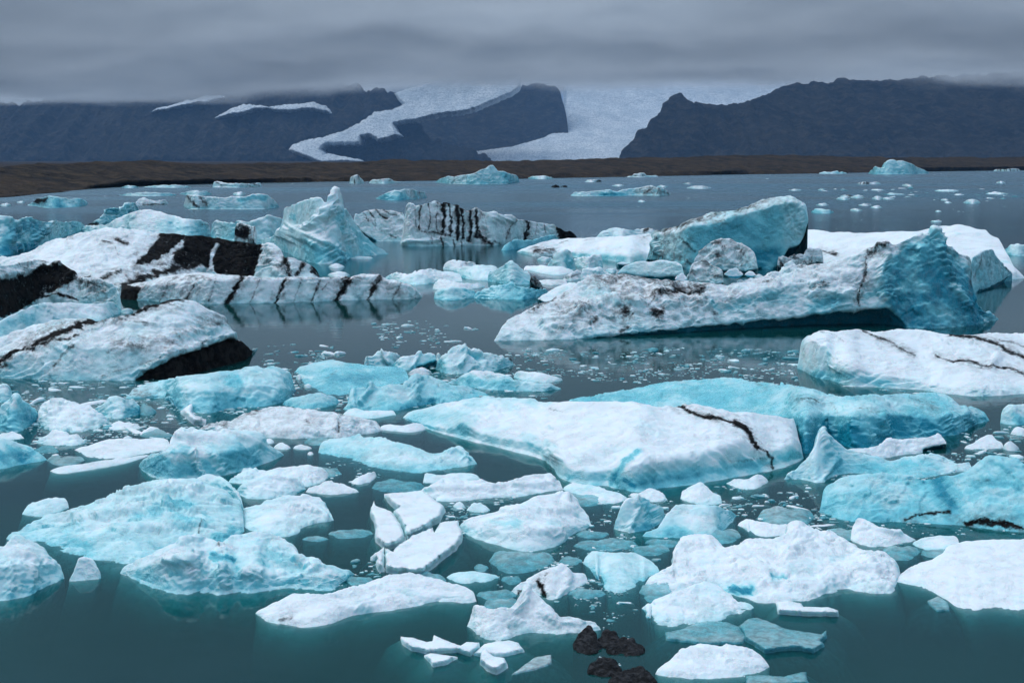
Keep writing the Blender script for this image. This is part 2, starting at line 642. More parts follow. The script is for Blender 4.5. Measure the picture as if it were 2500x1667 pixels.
    rs_ = rowstep or step
    ctrl = [U3, U2, U1, F] + P[1:] + [B1, B2, B3]
    nseg = [4, 3, 3] + [int(np.clip(sl / rs_, 4, 70)) for sl in seglen] + [4, 4, 2]
    rows, kindrow = [], []
    for j, n in enumerate(nseg):
        for k in range(n):
            rows.append(ctrl[j] + (ctrl[j + 1] - ctrl[j]) * (k / n))
            kindrow.append(j)
    rows.append(ctrl[-1])
    kindrow.append(len(nseg))
    G = np.array(rows)                                    # rows x cols x 3
    kindrow = np.array(kindrow)
    G = gsmooth(G, soft, 0)
    G = gsmooth(G, cs, 1)
    nr, nc = G.shape[:2]
    nl = len(L)
    flat = G.reshape(-1, 3)
    q = project(flat)
    isfront = np.repeat((kindrow < 4 + nl - 0).astype(float), nc)
    du = np.gradient(G, axis=1)
    dv = np.gradient(G, axis=0)
    N = np.cross(du, dv).reshape(-1, 3)
    N /= np.linalg.norm(N, axis=1)[:, None] + 1e-12
    sp = flat / mpp / wl * np.array(st) + seed * 13.7
    d = amp * fbm(sp, 5, rid)
    if ice and layer is None:
        layer = (min(amp * .65, 3.6), max(wl * .5, 14))
    if ice and layer and layer[0] > 0:                    # flaky strata: overlapping lips
        rr = np.random.RandomState(seed)
        ang = rr.uniform(-.5, .5)
        s_ = (flat[:, 1] * math.cos(ang) + flat[:, 0] * math.sin(ang) + .6 * flat[:, 2]) / mpp / layer[1] + 1.3 * fbm(sp * .8 + 5, 3)
        fr_ = s_ - np.floor(s_)
        saw = np.where(fr_ < .82, fr_ / .82, (1 - fr_) / .18)
        d = d + layer[0] * (saw - .5) * np.clip(.5 + 1.2 * fbm(sp * .45 + 40, 2), 0, 1.3)
    if ice and amp > 2.4 and facet > 0:
        fw = np.clip(.55 + 1.4 * fbm(sp * .5 + 71, 2), .1, 1.2)
        d = d + facet * amp * fw * facets(sp * 1.5 + .25 * np.stack([fbm(sp * 3 + o_, 2) for o_ in (0, 9, 23)], -1), seed)
    d = d + paint(q, tile, bump, seed, None) / 1.0
    edge = np.tile(np.clip(tt / 1.0, .15, 1), nr)
    flat = flat + N * (d * mpp * edge)[:, None]
    zz_ = np.clip(flat[:, 2], 0, None)
    wash = .30 * np.exp(-zz_ / max(.22 * float(hh.max()), 5 * mpp)) * (flat[:, 2] > -.3)   # wave-washed clear ice along the water line
    HOSTS[key or name] = (q[isfront > .5], flat[isfront > .5][:, 1])
    idx = np.arange(nr * nc).reshape(nr, nc)
    faces = np.stack([idx[:-1, :-1], idx[:-1, 1:], idx[1:, 1:], idx[1:, :-1]], -1).reshape(-1, 4)
    attrs = None
    if ice:
        attrs = {'ash': np.clip(paint(q, tile, ash, seed, isfront), 0, 1.2),
                 'blue': np.clip(blue + wash + paint(q, tile, bluem, seed + 50, isfront) + np.repeat((kindrow < 3).astype(float), nc) * np.tile(lift * .9, nr), -1, 1.6),  # undercut undersides: wet blue ice, with the cavity's dark painted in
                 'dirt': np.clip(dirt + paint(q, tile, dirtm, seed + 90, isfront) + paint(q, tile, [(m_[0] * .75, m_[1] * 2.6 + 6) + tuple(m_[2:]) for m_ in ash or []], seed + 70, isfront), 0, 1.2), 'grain': mpp}
    o = mesh_obj(name, flat, faces, mat, attrs, True, parent)
    if parent is None:
        tag(o, label, cat, group, kind)
    elif label:
        o['label'] = label
    return recentre(o)


def plate(name, tile, outline, h=.25, label=None, cat='ice floe', group=None, mat=None, parent=None, amp=2.5, wl=45,
          rim=10.0, blue=0.0, bluem=None, ash=None, dirt=0.0, step=5.0, jag=1.5, peaks=None, shelf=.35, rid=.3):
    """a low floe with any outline: its edge is traced on the water and the top swells from the rim"""
    SEED[0] += 1
    seed = SEED[0]
    p = pts(tile, outline)
    k = TILES[tile][2]
    edge = []
    for a, b in zip(p, np.roll(p, -1, 0)):
        n = max(1, int(np.linalg.norm(b - a) / step))
        for j in range(n):
            edge.append(a + (b - a) * j / n)
    edge = np.array(edge)
    th = np.linspace(0, len(edge) * step / 12, len(edge))
    edge = edge + jag * np.stack([noise1(th, seed, 3), noise1(th, seed + 9, 3) * .6], -1)
    lo, hi = edge.min(0), edge.max(0)
    gx, gy = np.meshgrid(np.arange(lo[0], hi[0], step), np.arange(lo[1], hi[1], step * .8))
    g = np.stack([gx.ravel(), gy.ravel()], -1) + np.random.RandomState(seed).uniform(-.3, .3, (gx.size, 2)) * step
    loop = np.vstack([edge, edge[:1]])
    g = g[inside(g, edge)]
    if len(g):
        g = g[seg_dist(g, loop) > step * .6]
    allp = np.vstack([edge, g])
    ne = len(edge)
    res = delaunay_2d_cdt([Vector(v) for v in allp], [(i, (i + 1) % ne) for i in range(ne)], [list(range(ne))], 1, 1e-6)
    v2 = np.array([tuple(v) for v in res[0]])
    tris = np.array([f for f in res[2] if len(f) == 3], int)
    dist = seg_dist(v2, loop)
    mpp = float(np.median(ground_depth(v2[:, 0], v2[:, 1]))) / FPX
    t = np.clip(dist / (rim), 0, 1)
    zt = h * (.35 + .65 * np.sqrt(1 - (1 - t) ** 2))
    for (px_, py_, hp, rp) in (peaks or []):
        c = pts(tile, [(px_, py_)])[0]
        zt = zt + hp * np.exp(-((v2 - c) ** 2).sum(1) / (2 * (rp / k) ** 2)) * (.3 + .7 * t)
    W = at_depth(v2[:, 0], v2[:, 1], ground_depth(v2[:, 0], v2[:, 1]))
    zt = zt + amp * mpp * fbm(W / mpp / wl + seed * 7.7, 5, rid) * (.3 + .7 * t)
    zt = np.maximum(zt, .03)
    W[:, 2] = zt
    # slide each point along its ray so the traced outline holds at the height it has
    f = 1 - .8 * zt / CAM_H
    W[:, 0] *= f
    W[:, 1] *= f
    # walls and a drowned foot
    bmap = {}
    from collections import Counter
    cnt = Counter()
    for a, b, c in tris:
        for e_ in ((a, b), (b, c), (c, a)):
            cnt[tuple(sorted(e_))] += 1
    be = [(a, b) for tri in tris for a, b in ((tri[0], tri[1]), (tri[1], tri[2]), (tri[2], tri[0])) if cnt[tuple(sorted((a, b)))] == 1]
    ctr = W.mean(0)
    verts = [W]
    n0 = len(W)
    bl = sorted({a for e_ in be for a in e_})
    pos = {a: i for i, a in enumerate(bl)}
    Wb = W[bl]
    out = Wb[:, :2] - ctr[:2]
    out /= np.linalg.norm(out, axis=1)[:, None] + 1e-9
    r1 = Wb.copy(); r1[:, 2] = -.05; r1[:, :2] += out * .02
    r2 = Wb.copy(); r2[:, 2] = -.35; r2[:, :2] += out * shelf
    r3 = Wb.copy(); r3[:, 2] = -2.5; r3[:, :2] += out * (shelf + 1.5)
    verts += [r1, r2, r3]
    nb = len(bl)
    fl = [tuple(t_) for t_ in tris]
    for a, b in be:
        ra = [a] + [n0 + j * nb + pos[a] for j in range(3)]
        rb = [b] + [n0 + j * nb + pos[b] for j in range(3)]
        for j in range(3):
            fl += [(ra[j], ra[j + 1], rb[j + 1]), (ra[j], rb[j + 1], rb[j])]
    V = np.vstack(verts)
    q = project(V)
    attrs = {'ash': np.clip(paint(q, tile, ash, seed), 0, 1.2), 'blue': np.clip(blue + paint(q, tile, bluem, seed + 50), -1, 1.6),
             'dirt': np.full(len(V), dirt), 'grain': mpp}
    o = mesh_obj(name, V, np.array(fl), mat or ICE, attrs, True, parent)
    if parent is None:
        tag(o, label, cat, group)
    return recentre(o)


def mini(name, tile, x0, x1, top, base, label, cat='ice floe', group=None, th=38, bumps=3, **kw):
    """a small floe: random ragged crest between its two ends"""
    rr = random.Random(int(x0 * 7 + top * 13))
    w_, h_ = x1 - x0, base - top
    if th < 10:                                            # flat floe: a rough oval lying on the water
        ym = top + h_ * rr.uniform(.42, .58)
        n = 11
        ph = [rr.uniform(0, 6) for _ in range(4)]
        rd, fr = [], []
        for j in range(n + 1):
            u = j / n
            c = math.sqrt(max(0, 1 - (2 * u - 1) ** 2)) ** .8
            rd.append((x0 + w_ * u, ym - (ym - top) * c * (.86 + .14 * math.sin(7 * u + ph[0]) + .08 * math.sin(17 * u + ph[1]))))
            fr.append((x0 + w_ * u, ym + .02 * h_ + (base - ym) * c * (.86 + .14 * math.sin(6 * u + ph[2]) + .08 * math.sin(15 * u + ph[3]))))
    else:
        n = bumps * 2 + 3
        rd = [(x0, base - .3 * h_)]
        hi_at = rr.uniform(.25, .75)
        for j in range(1, n):
            u = j / n
            env = math.sin(math.pi * u) ** .42 * (1 - .38 * abs(u - hi_at))
            rd.append((x0 + w_ * u, base - h_ * env * rr.uniform(.80, 1.10)))
        ymin = min(y for _, y in rd)
        rd = [(x, base - (base - y) * h_ / (base - ymin)) for x, y in rd]
        rd.append((x1, base - .25 * h_))
        sag = h_ * .2
        fr = [(x0, base - sag), (x0 + w_ * .12, base - sag * .55), (x0 + w_ * .35, base - sag * .12), (x0 + w_ * .62, base), (x0 + w_ * .9, base - sag * .4), (x1, base - sag)]
    kw.setdefault('step', 2.5)
    kw.setdefault('amp', 2.0)
    kw.setdefault('wl', 24)
    kw.setdefault('jag', .8)
    return loft(name, tile, fr, [(rd, th)], label, cat, group, **kw)

# ================================================================ THE SETTING
def box(name, lo, hi, mat, kind, attrs=None):
    v = [(x, y, z) for z in (lo[2], hi[2]) for y in (lo[1], hi[1]) for x in (lo[0], hi[0])]
    f = [(0, 2, 3, 1), (4, 5, 7, 6), (0, 1, 5, 4), (1, 3, 7, 5), (3, 2, 6, 7), (2, 0, 4, 6)]
    return tag(mesh_obj(name, v, f, mat, None, False), kind=kind)


water = box('lagoon_water', (-4000, -400, -22), (4000, 2500, 0), WATER, 'structure')
bed_mat = mat_rock('lake_bed_silt', [(.02, .03, .03), (.025, .035, .035), (.02, .03, .03), (.015, .02, .02)], .2, .3, .1)
bed = mesh_obj('lake_bed', [(-30000, -3000, -22.5), (30000, -3000, -22.5), (30000, 40000, -22.5), (-30000, 40000, -22.5)],
               [(0, 1, 2, 3)], bed_mat, None, False)
tag(bed, kind='structure')

# moraine on the far shore
shore = [(-1700, 520), (-900, 512), (-260, 490), (0, 483), (43, 479), (115, 472), (180, 468), (225, 460), (300, 453), (520, 448), (800, 444), (980, 443),
         (1068, 441), (1270, 437), (1350, 435), (1530, 432), (1626, 430), (1764, 427), (2000, 424), (2260, 419), (2500, 416), (2760, 414), (4300, 413)]
crest = [(-1700, 410), (-1200, 402), (-800, 408), (-260, 412), (0, 409), (85, 401), (150, 403), (228, 396), (266, 398), (372, 393), (404, 399), (531, 404), (600, 401), (664, 400),
         (770, 399), (877, 397), (962, 391), (1063, 393), (1250, 394), (1380, 391), (1452, 388), (1590, 385), (1675, 385), (1728, 381.5),
         (1888, 379), (1994, 381), (2153, 385), (2500, 385), (2760, 384), (3500, 386), (4300, 384)]
mid_b = [(x, np.interp(x, *zip(*shore)) - (9 if x > 240 else 5)) for x, _ in shore]
loft('moraine_shore', 'Z', shore, [(mid_b, 24), (crest, [(-1700, 5.5), (-260, 5.5), (700, 4), (1300, 3.2), (4300, 3)])], mat=MORAINE, ice=False, kind='structure',
     label='dark brown moraine bank along the far shore', cat=None, amp=4.6, wl=34, rid=.6, st=(1, .25, 1), jag=2.6, step=2.2, rowstep=.8,
     soft=1.0, back=25, shelf=0)
ground = mesh_obj('ground', [(-30000, 1760, 2.5), (30000, 1760, 2.5), (30000, 40000, 2.5), (-30000, 40000, 2.5)], [(0, 1, 2, 3)],
                  MORAINE, None, False)
tag(ground, kind='structure')


def gy(Y):
    return HZ + CAM_H * FPX / Y


MK = dict(mat=ROCK, ice=False, kind='structure', cat=None, rid=.75, jag=1.5, step=3.5, rowstep=2.2, soft=1.0, shelf=0)
# left range, dissolving into the cloud
loft('mountain_range', 'Z', [(-2100, gy(9000)), (1200, gy(9000))],
     [([(-2100, 240), (-1500, 225), (-1100, 250), (-700, 235), (-240, 262), (0, 258), (50, 256), (101, 246), (181, 238), (282, 230), (350, 226), (430, 214), (480, 196), (560, 186), (700, 186), (820, 205), (900, 222),
        (962, 228), (985, 255), (1000, 296), (1060, 350), (1200, 391)], [(-2100, 20), (1200, 26)])], amp=22, wl=95, st=(2.0, .3, .45), back=2, key='range', **MK)
# mountain between the two ice streams
loft('mountain', 'Z', [(690, gy(10800)), (1392, gy(10800))],
     [([(690, 388), (760, 368), (850, 342), (930, 318), (972, 303), (1063, 281), (1120, 268), (1169, 258), (1212, 248), (1240, 232), (1262, 216),
        (1300, 205), (1356, 208), (1364, 232), (1377, 255), (1383, 296), (1386, 330), (1392, 380)], 24)], amp=12, wl=80, st=(2.0, .3, .45), back=2, key='middle', **MK)
# near mountain on the right with the horn
loft('horn_mountain', 'Z', [(1508, gy(7000)), (4600, gy(7000))],
     [([(1508, 391), (1530, 366), (1569, 320), (1601, 292), (1622, 265), (1632, 246), (1648, 234), (1660, 233), (1672, 240), (1680, 250), (1696, 256), (1781, 260), (1835, 252),
        (1882, 233), (1898, 218), (1925, 210), (1994, 200), (2020, 205), (2063, 192), (2090, 200), (2180, 198), (2260, 188), (2500, 178), (2760, 150), (3300, 170), (3800, 150), (4600, 180)],
       [(1508, 30), (1900, 22), (4600, 20)])], amp=16, wl=100, st=(2.0, .3, .45), back=2, key='horn', **MK)
# ice fall and the broad tongue below it
gl = loft('glacier', 'Z', [(1000, gy(9500)), (1600, gy(9500))] + [(1960, gy(9500))],
          [([(1000, 393), (1063, 390), (1150, 372), (1250, 360), (1330, 338), (1362, 320), (1376, 300), (1960, 300)], 7),
           ([(1000, 392), (1063, 389), (1150, 371), (1250, 359), (1330, 336), (1360, 317), (1373, 290), (1380, 186), (1500, 172), (1960, 172)], [(1000, 8), (1300, 12), (1960, 14)])],
          mat=GLACIER, ice=False, kind='structure', cat=None, amp=1.6, wl=11, rid=.7, st=(1, .12, 1), jag=1.2, step=3.0, rowstep=1.6, soft=1.5, back=.3, shelf=0)


def drape(name, tile, poly, Y0, th, lift, amp=1.5, wl=9, step=3.2):
    """ice lying on a mountain flank, traced on the slope that rises from distance Y0"""
    SEED[0] += 1
    p = pts(tile, poly)
    edge = []
    for a, b in zip(p, np.roll(p, -1, 0)):
        n = max(1, int(np.linalg.norm(b - a) / step))
        edge += [a + (b - a) * j / n for j in range(n)]
    edge = np.array(edge)
    tq = np.arange(len(edge)) * .37
    edge = edge + 2.4 * np.stack([noise1(tq, SEED[0], 3), noise1(tq, SEED[0] + 3, 3)], -1)
    lo, hi = edge.min(0), edge.max(0)
    gx, gy_ = np.meshgrid(np.arange(lo[0], hi[0], step), np.arange(lo[1], hi[1], step * .8))
    g = np.stack([gx.ravel(), gy_.ravel()], -1)
    g = g[inside(g, edge)]
    loop = np.vstack([edge, edge[:1]])
    g = g[seg_dist(g, loop) > step * .6]
    ne = len(edge)
    res = delaunay_2d_cdt([Vector(v) for v in np.vstack([edge, g])], [(i, (i + 1) % ne) for i in range(ne)], [list(range(ne))], 1, 1e-6)
    v2 = np.array([tuple(v) for v in res[0]])
    tris = np.array([f for f in res[2] if len(f) == 3], int)
    c, s = math.cos(R(th)), math.sin(R(th))
    dx, dy, dz = rays(v2[:, 0], v2[:, 1])
    t = (c * (0 - CAM_H) - s * Y0) / (c * dz - s * dy)
    mpp = Y0 / FPX
    dist = seg_dist(v2, loop)
    Y = t * dy - lift * (.35 + .65 * np.clip(dist / 6, 0, 1)) - amp * mpp * fbm(np.stack([v2[:, 0] / wl, v2[:, 1] / wl * 1.6, 0 * v2[:, 0]], -1) + SEED[0], 4, .6)
    V = at_depth(v2[:, 0], v2[:, 1], Y)
    # margin carried back into the slope
    from collections import Counter
    cnt = Counter(tuple(sorted(e_)) for a, b, d in tris for e_ in ((a, b), (b, d), (d, a)))
    be = [(a, b) for tri in tris for a, b in ((tri[0], tri[1]), (tri[1], tri[2]), (tri[2], tri[0])) if cnt[tuple(sorted((a, b)))] == 1]
    bl = sorted({a for e_ in be for a in e_})
    pos = {a: len(V) + i for i, a in enumerate(bl)}
    back = V[bl] + np.array([0, lift * 1.5, -8])
    fl = [tuple(t_[::-1]) for t_ in tris]
    for a, b in be:
        fl += [(a, b, pos[b]), (a, pos[b], pos[a])]
    o = mesh_obj(name, np.vstack([V, back]), np.array(fl), GLACIER, {'dirt': 0.0})
    return tag(recentre(o), kind='structure')


drape('valley_glacier', 'A', '1812 432 1850 415 2000 372 2392 345 2392 405 2352 432 2300 455 2210 495 2130 520 2020 530 1900 560 1810 570 1825 600 1845 620 1780 640 1740 650 1690 625 '
      '1660 630 1650 665 1560 665 1500 665 1475 685 1490 705 1560 715 1640 730 1690 748 1480 752 1430 735 1360 710 1325 690 1345 665 1400 645 1500 625 '
      '1580 600 1640 570 1690 540 1720 515 1800 505 1850 480 1820 450', 8800, 22, 150, 3.0, 11, 2.6)
drape('hanging_glacier', 'A', '985 543 1050 505 1120 480 1200 485 1240 490 1350 478 1440 470 1500 490 1528 520 1500 522 1430 507 1330 515 1270 517 1240 499 1180 507 1110 527', 9000, 22, 190, 2.5, 11, 2.6)
drape('snow_field', 'A', '690 514 740 494 800 480 850 462 900 455 940 440 1000 440 1050 446 1000 462 960 476 900 480 860 492 800 498 750 512', 9000, 22, 190, 2.5, 11, 2.6)


# low stratus: the mountain tops go up into it
def cloud_bank():
    m, s = mat_new('stratus')
    pos = s.n('ShaderNodeNewGeometry').outputs['Position']
    sp = s.n('ShaderNodeSeparateXYZ')
    s.put(sp.inputs[0], pos)
    x, y, z = sp.outputs
    n_big = s.noise(s.scale(pos, (.00028, .0005, .0012)), 1.0, 4, .55, .2)
    n_mid = s.noise(s.scale(pos, (.0020, .0016, .006)), 1.0, 5, .6, .3)
    base = s.math('ADD', s.math('MULTIPLY_ADD', n_big, -360, 620), s.math('MULTIPLY_ADD', n_mid, -300, 150))
    # the deck hangs lower over the left range than over the horn
    base2 = s.math('ADD', base, s.math('ADD', s.ramp(x, -2400, -700, -140, 5), s.ramp(y, 7500, 12000, -55, 225)))
    dep = s.math('DIVIDE', s.math('SUBTRACT', z, base2), 150.0, clamp=True)
    near = s.math('MULTIPLY', s.ramp(y, 2500, 3600), s.math('DIVIDE', s.math('SUBTRACT', s.math('ADD', base2, 330.0), z), 130.0, clamp=True))   # a thin sheet: light still falls through
    dens = s.math('MULTIPLY', s.math('MULTIPLY', s.math('POWER', dep, 1.5), near), 0.0046)
    ab = s.n('ShaderNodeVolumeAbsorption')
    ab.inputs['Color'].default_value = (0, 0, 0, 1)
    s.put(ab.inputs['Density'], dens)
    em = s.n('ShaderNodeEmission')  # the cloud's scattered daylight is put in as emission, paler at its base
    n_str = s.noise(s.scale(pos, (.00085, .00060, .0030)), 1.0, 5, .55, .5)
    n_wide = s.noise(s.scale(pos, (.00022, .00035, .001)), 1.0, 3, .5, .3)
    lumi = s.math('ADD', s.ramp(n_str, .32, .68, .82, 1.16), s.ramp(n_wide, .36, .64, -.15, .24))
    em_c = s.mix(s.ramp(dep, .0, 1.0), (0.300, 0.355, 0.425), (0.146, 0.184, 0.232))
    s.put(em.inputs[0], em_c)
    s.put(em.inputs[1], s.math('MULTIPLY', dens, lumi))
    ad = s.n('ShaderNodeAddShader')
    s.put(ad.inputs[0], ab.outputs[0])
    s.put(ad.inputs[1], em.outputs[0])
    out = s.n('ShaderNodeOutputMaterial')
    s.put(out.inputs[1], ad.outputs[0])
    m.cycles.volume_sampling = 'DISTANCE'
    o = box('cloud_bank', (-14000, 2500, 330), (14000, 17000, 1100), m, 'stuff')
    return tag(o, 'grey stratus hiding the mountain tops', 'cloud')


cloud_bank()

hz_m, hs = mat_new('haze_air')
pv = hs.n('ShaderNodeVolumePrincipled')
pv.inputs['Color'].default_value = (.30, .58, 1.0, 1)
pv.inputs['Density'].default_value = 3.0e-5
pv.inputs['Density Attribute'].default_value = ''
pv.inputs['Temperature Attribute'].default_value = ''
pv.inputs['Color Attribute'].default_value = ''
pv.inputs['Anisotropy'].default_value = .1
ho = hs.n('ShaderNodeOutputMaterial')
hs.put(ho.inputs[1], pv.outputs[0])
tag(box('haze', (-31000, -3100, -23.5), (31000, 41000, 1700), hz_m, 'stuff'), 'thin blue haze over the lagoon', 'haze')

# ================================================================ ICE, FAR TO NEAR
# ---- open lagoon, far
FAR = dict(step=1.6, amp=2.2, wl=17, rid=.6, jag=.7, soft=1.2, shelf=1.5, back=2.5)
G_FAR = 'icebergs far out on the open lagoon'
loft('iceberg', 'D', '685 172 760 178 810 180 930 183 1060 182 1170 180 1225 172',
     [('685 168 720 148 770 130 812 135 850 125 905 120 940 112 985 85 1040 58 1055 55 1085 100 1120 98 1160 115 1215 125 1225 160', 60)],
     'pale peaked iceberg with a tall notch standing before the middle of the moraine', group=G_FAR, blue=.22, dirt=.35,
     ash=[(.5, 6, '810 135 815 178'), (.45, 8, '940 115 985 92 1030 66'), (.4, 5, '880 122 890 175')], bluem=[(.35, 30, '1130 120 1190 165')], **FAR)
loft('iceberg', 'D', '140 177 190 179 232 176', [('140 165 142 138 165 128 190 118 205 135 228 165 232 175', 70)],
     'small striped fin of ice left of the pale peaked iceberg', group=G_FAR, dirt=.3, ash=[(.6, 5, '165 130 175 176'), (.5, 4, '190 120 205 170')], **FAR)
loft('iceberg', 'D', '262 176 360 180 470 172', [('262 172 285 155 340 152 370 142 400 148 425 165 470 170', 55)],
     'low white humped berg right of the small striped fin', group=G_FAR, ash=[(.5, 6, '330 160 400 155'), (.4, 5, '300 160 320 176')], **FAR)
loft('iceberg', 'D', '305 275 370 284 460 285 560 278 635 268',
     [('305 272 340 258 370 240 420 220 460 222 490 212 540 212 580 230 615 228 622 250 635 262', 50)],
     'rough cyan berg with grey right end behind the striped iceberg', group=G_FAR, blue=.3, dirtm=[(.9, 30, '520 225 600 255')],
     ash=[(.5, 9, '540 222 560 270'), (.5, 7, '580 235 615 240')], bluem=[(.4, 25, '350 270 480 280')], **FAR)
loft('iceberg', 'O', '155 355 250 358 400 357 600 355 700 352 850 354 950 355 1035 345',
     [('155 345 185 325 240 318 330 318 420 308 500 300 530 315 570 318 640 295 700 290 760 285 830 268 870 262 920 280 935 285 980 290 1020 315 1035 340', 55)],
     'long low berg with a cyan left half and grey streaked right half', group=G_FAR, blue=.25,
     dirtm=[(1.1, 40, '760 320 1030 330')], ash=[(.6, 10, '770 300 830 275'), (.55, 10, '800 340 880 285'), (.6, 8, '920 345 940 290'), (.5, 12, '960 320 1020 330'), (.5, 8, '850 300 900 350')],
     bluem=[(.5, 20, '440 350 620 350')], **FAR)
loft('iceberg', 'O', '280 234 350 236 430 232', [('280 231 320 217 380 210 410 216 430 226', 45)],
     'small white floe with a dark tip ahead of the moraine', group=G_FAR, ash=[(.9, 18, '395 225 430 228')], **FAR)
loft('iceberg', 'O', '650 190 780 192 930 188', [('650 187 705 180 712 155 735 163 770 155 815 152 818 178 860 180 930 180', 60)],
     'small blocky white berg close under the moraine shore', group=G_FAR, ash=[(.6, 5, '720 178 820 176')], **FAR)
loft('iceberg', 'N', '725 190 800 195 950 196 1150 195 1365 188',
     [('725 185 755 150 790 140 790 115 815 115 850 135 900 125 910 85 920 55 960 38 990 38 1025 58 1060 48 1110 62 1160 75 1200 95 1245 125 1300 145 1345 170 1365 185', 58)],
     'big pale blue far iceberg rising above the shore on the right', group=G_FAR, blue=.32, dirt=.15, ash=[(.3, 5, '1090 150 1130 80'), (.25, 4, '1190 110 1260 140')], **FAR)
loft('iceberg', 'N', '2035 163 2180 166 2320 162', [('2035 158 2070 142 2150 145 2230 136 2290 136 2320 150', 65)],
     'far long low berg with dark vertical stripes at the right edge', group=G_FAR,
     ash=[(.9, 5, f'{x} 140 {x + 12} 165') for x in (2070, 2105, 2140, 2165, 2200, 2240, 2275, 2300)], **FAR)
loft('iceberg', 'N', '210 190 360 191 505 188', [('210 186 270 172 330 180 395 158 410 156 420 172 460 164 505 182', 55)],
     'ragged little berg left of the big pale blue far iceberg', group=G_FAR, blue=.2, **FAR)
loft('iceberg', 'N', '610 302 700 303 745 302 800 302 855 297', [('610 298 650 280 700 273 740 285 790 276 840 284 855 292', 50)],
     'low floe with black bars before the big pale far iceberg', group=G_FAR,
     ash=[(1, 7, f'{x} 275 {x - 18} 302') for x in (660, 685, 705, 725, 740)], **FAR)

# ---- far left
loft('iceberg', 'L', '258 280 330 283 400 300 480 305 600 300 700 296 805 292 830 268 845 262',
     [('258 278 300 262 340 235 345 215 400 210 430 195 480 182 540 195 580 205 620 205 660 220 700 215 760 212 800 222 845 252', 40)],
     'cyan berg with a black patch on its left shoulder, near the left moraine', group=G_FAR, blue=.45,
     ash=[(1.1, 26, '350 240 435 245'), (.5, 12, '600 208 670 215'), (.4, 14, '270 272 340 262')], bluem=[(.45, 40, '450 240 560 280')], **FAR)
loft('iceberg', 'C', '1220 135 1360 137 1505 130', [('1220 120 1222 95 1270 105 1300 112 1400 113 1440 118 1490 108 1505 112', 68)],
     'flat white far berg with a raised left corner', group=G_FAR,
     ash=[(.7, 4, '1240 105 1275 125'), (.7, 4, '1420 120 1450 132'), (.7, 4, '1450 115 1490 130'), (.5, 3, '1380 118 1400 130')], **FAR)
loft('iceberg', 'C', '1053 240 1070 255 1090 262 1300 262 1500 262 1560 258 1605 250',
     [('1053 225 1070 175 1120 180 1180 185 1290 195 1330 185 1400 190 1450 172 1500 170 1540 180 1570 205 1605 240', 66)],
     'long block berg with a grey slanting left end beyond the spire', group=G_FAR, blue=.12, dirt=.25,
     ash=[(.75, 9, '1072 182 1100 215 1140 250'), (.5, 8, '1150 195 1190 235'), (.3, 6, '1410 255 1420 235')],
     dirtm=[(.8, 25, '1080 200 1180 230')], bluem=[(.5, 16, '1380 212 1450 190 1520 200'), (.35, 16, '1560 240 1595 235')], **FAR)
loft('iceberg', 'C', '775 240 850 238 940 235 965 230', [('775 225 800 200 825 188 850 205 900 213 945 205 965 220', 40)],
     'curled white floe with a dark underside beyond the twisted cyan ice', group=G_FAR, ash=[(.8, 6, '820 237 940 233')], **FAR)  # dark rim drawn along the underside through the ash mask
for a, lab in (((1160, 1338, 85, 115), 'small cyan floe nearest the left moraine bluff'), ((1370, 1835, 83, 112), 'row of flat white ice right of the small cyan floe by the bluff'),
               ((1138, 1700, 150, 192), 'long thin jagged floe behind the twisted cyan ice'), ((1720, 2035, 127, 185), 'ragged little berg right of the long thin jagged floe')):
    mini('ice_floe', 'L', *a, lab, group=G_FAR, blue=.2, bumps=5, dirt=.3, th=50, step=1.5, shelf=1.2)
mini('ice_floe', 'D', 1427, 1480, 185, 206, 'dark dirty floe in open water, left of its twin', group=G_FAR, ash=[(1, 40, '1427 196 1480 196')], step=1.5)
mini('ice_floe', 'D', 1486, 1535, 189, 204, 'second dark dirty floe in open water', group=G_FAR, ash=[(1, 40, '1486 196 1535 196')], step=1.5)

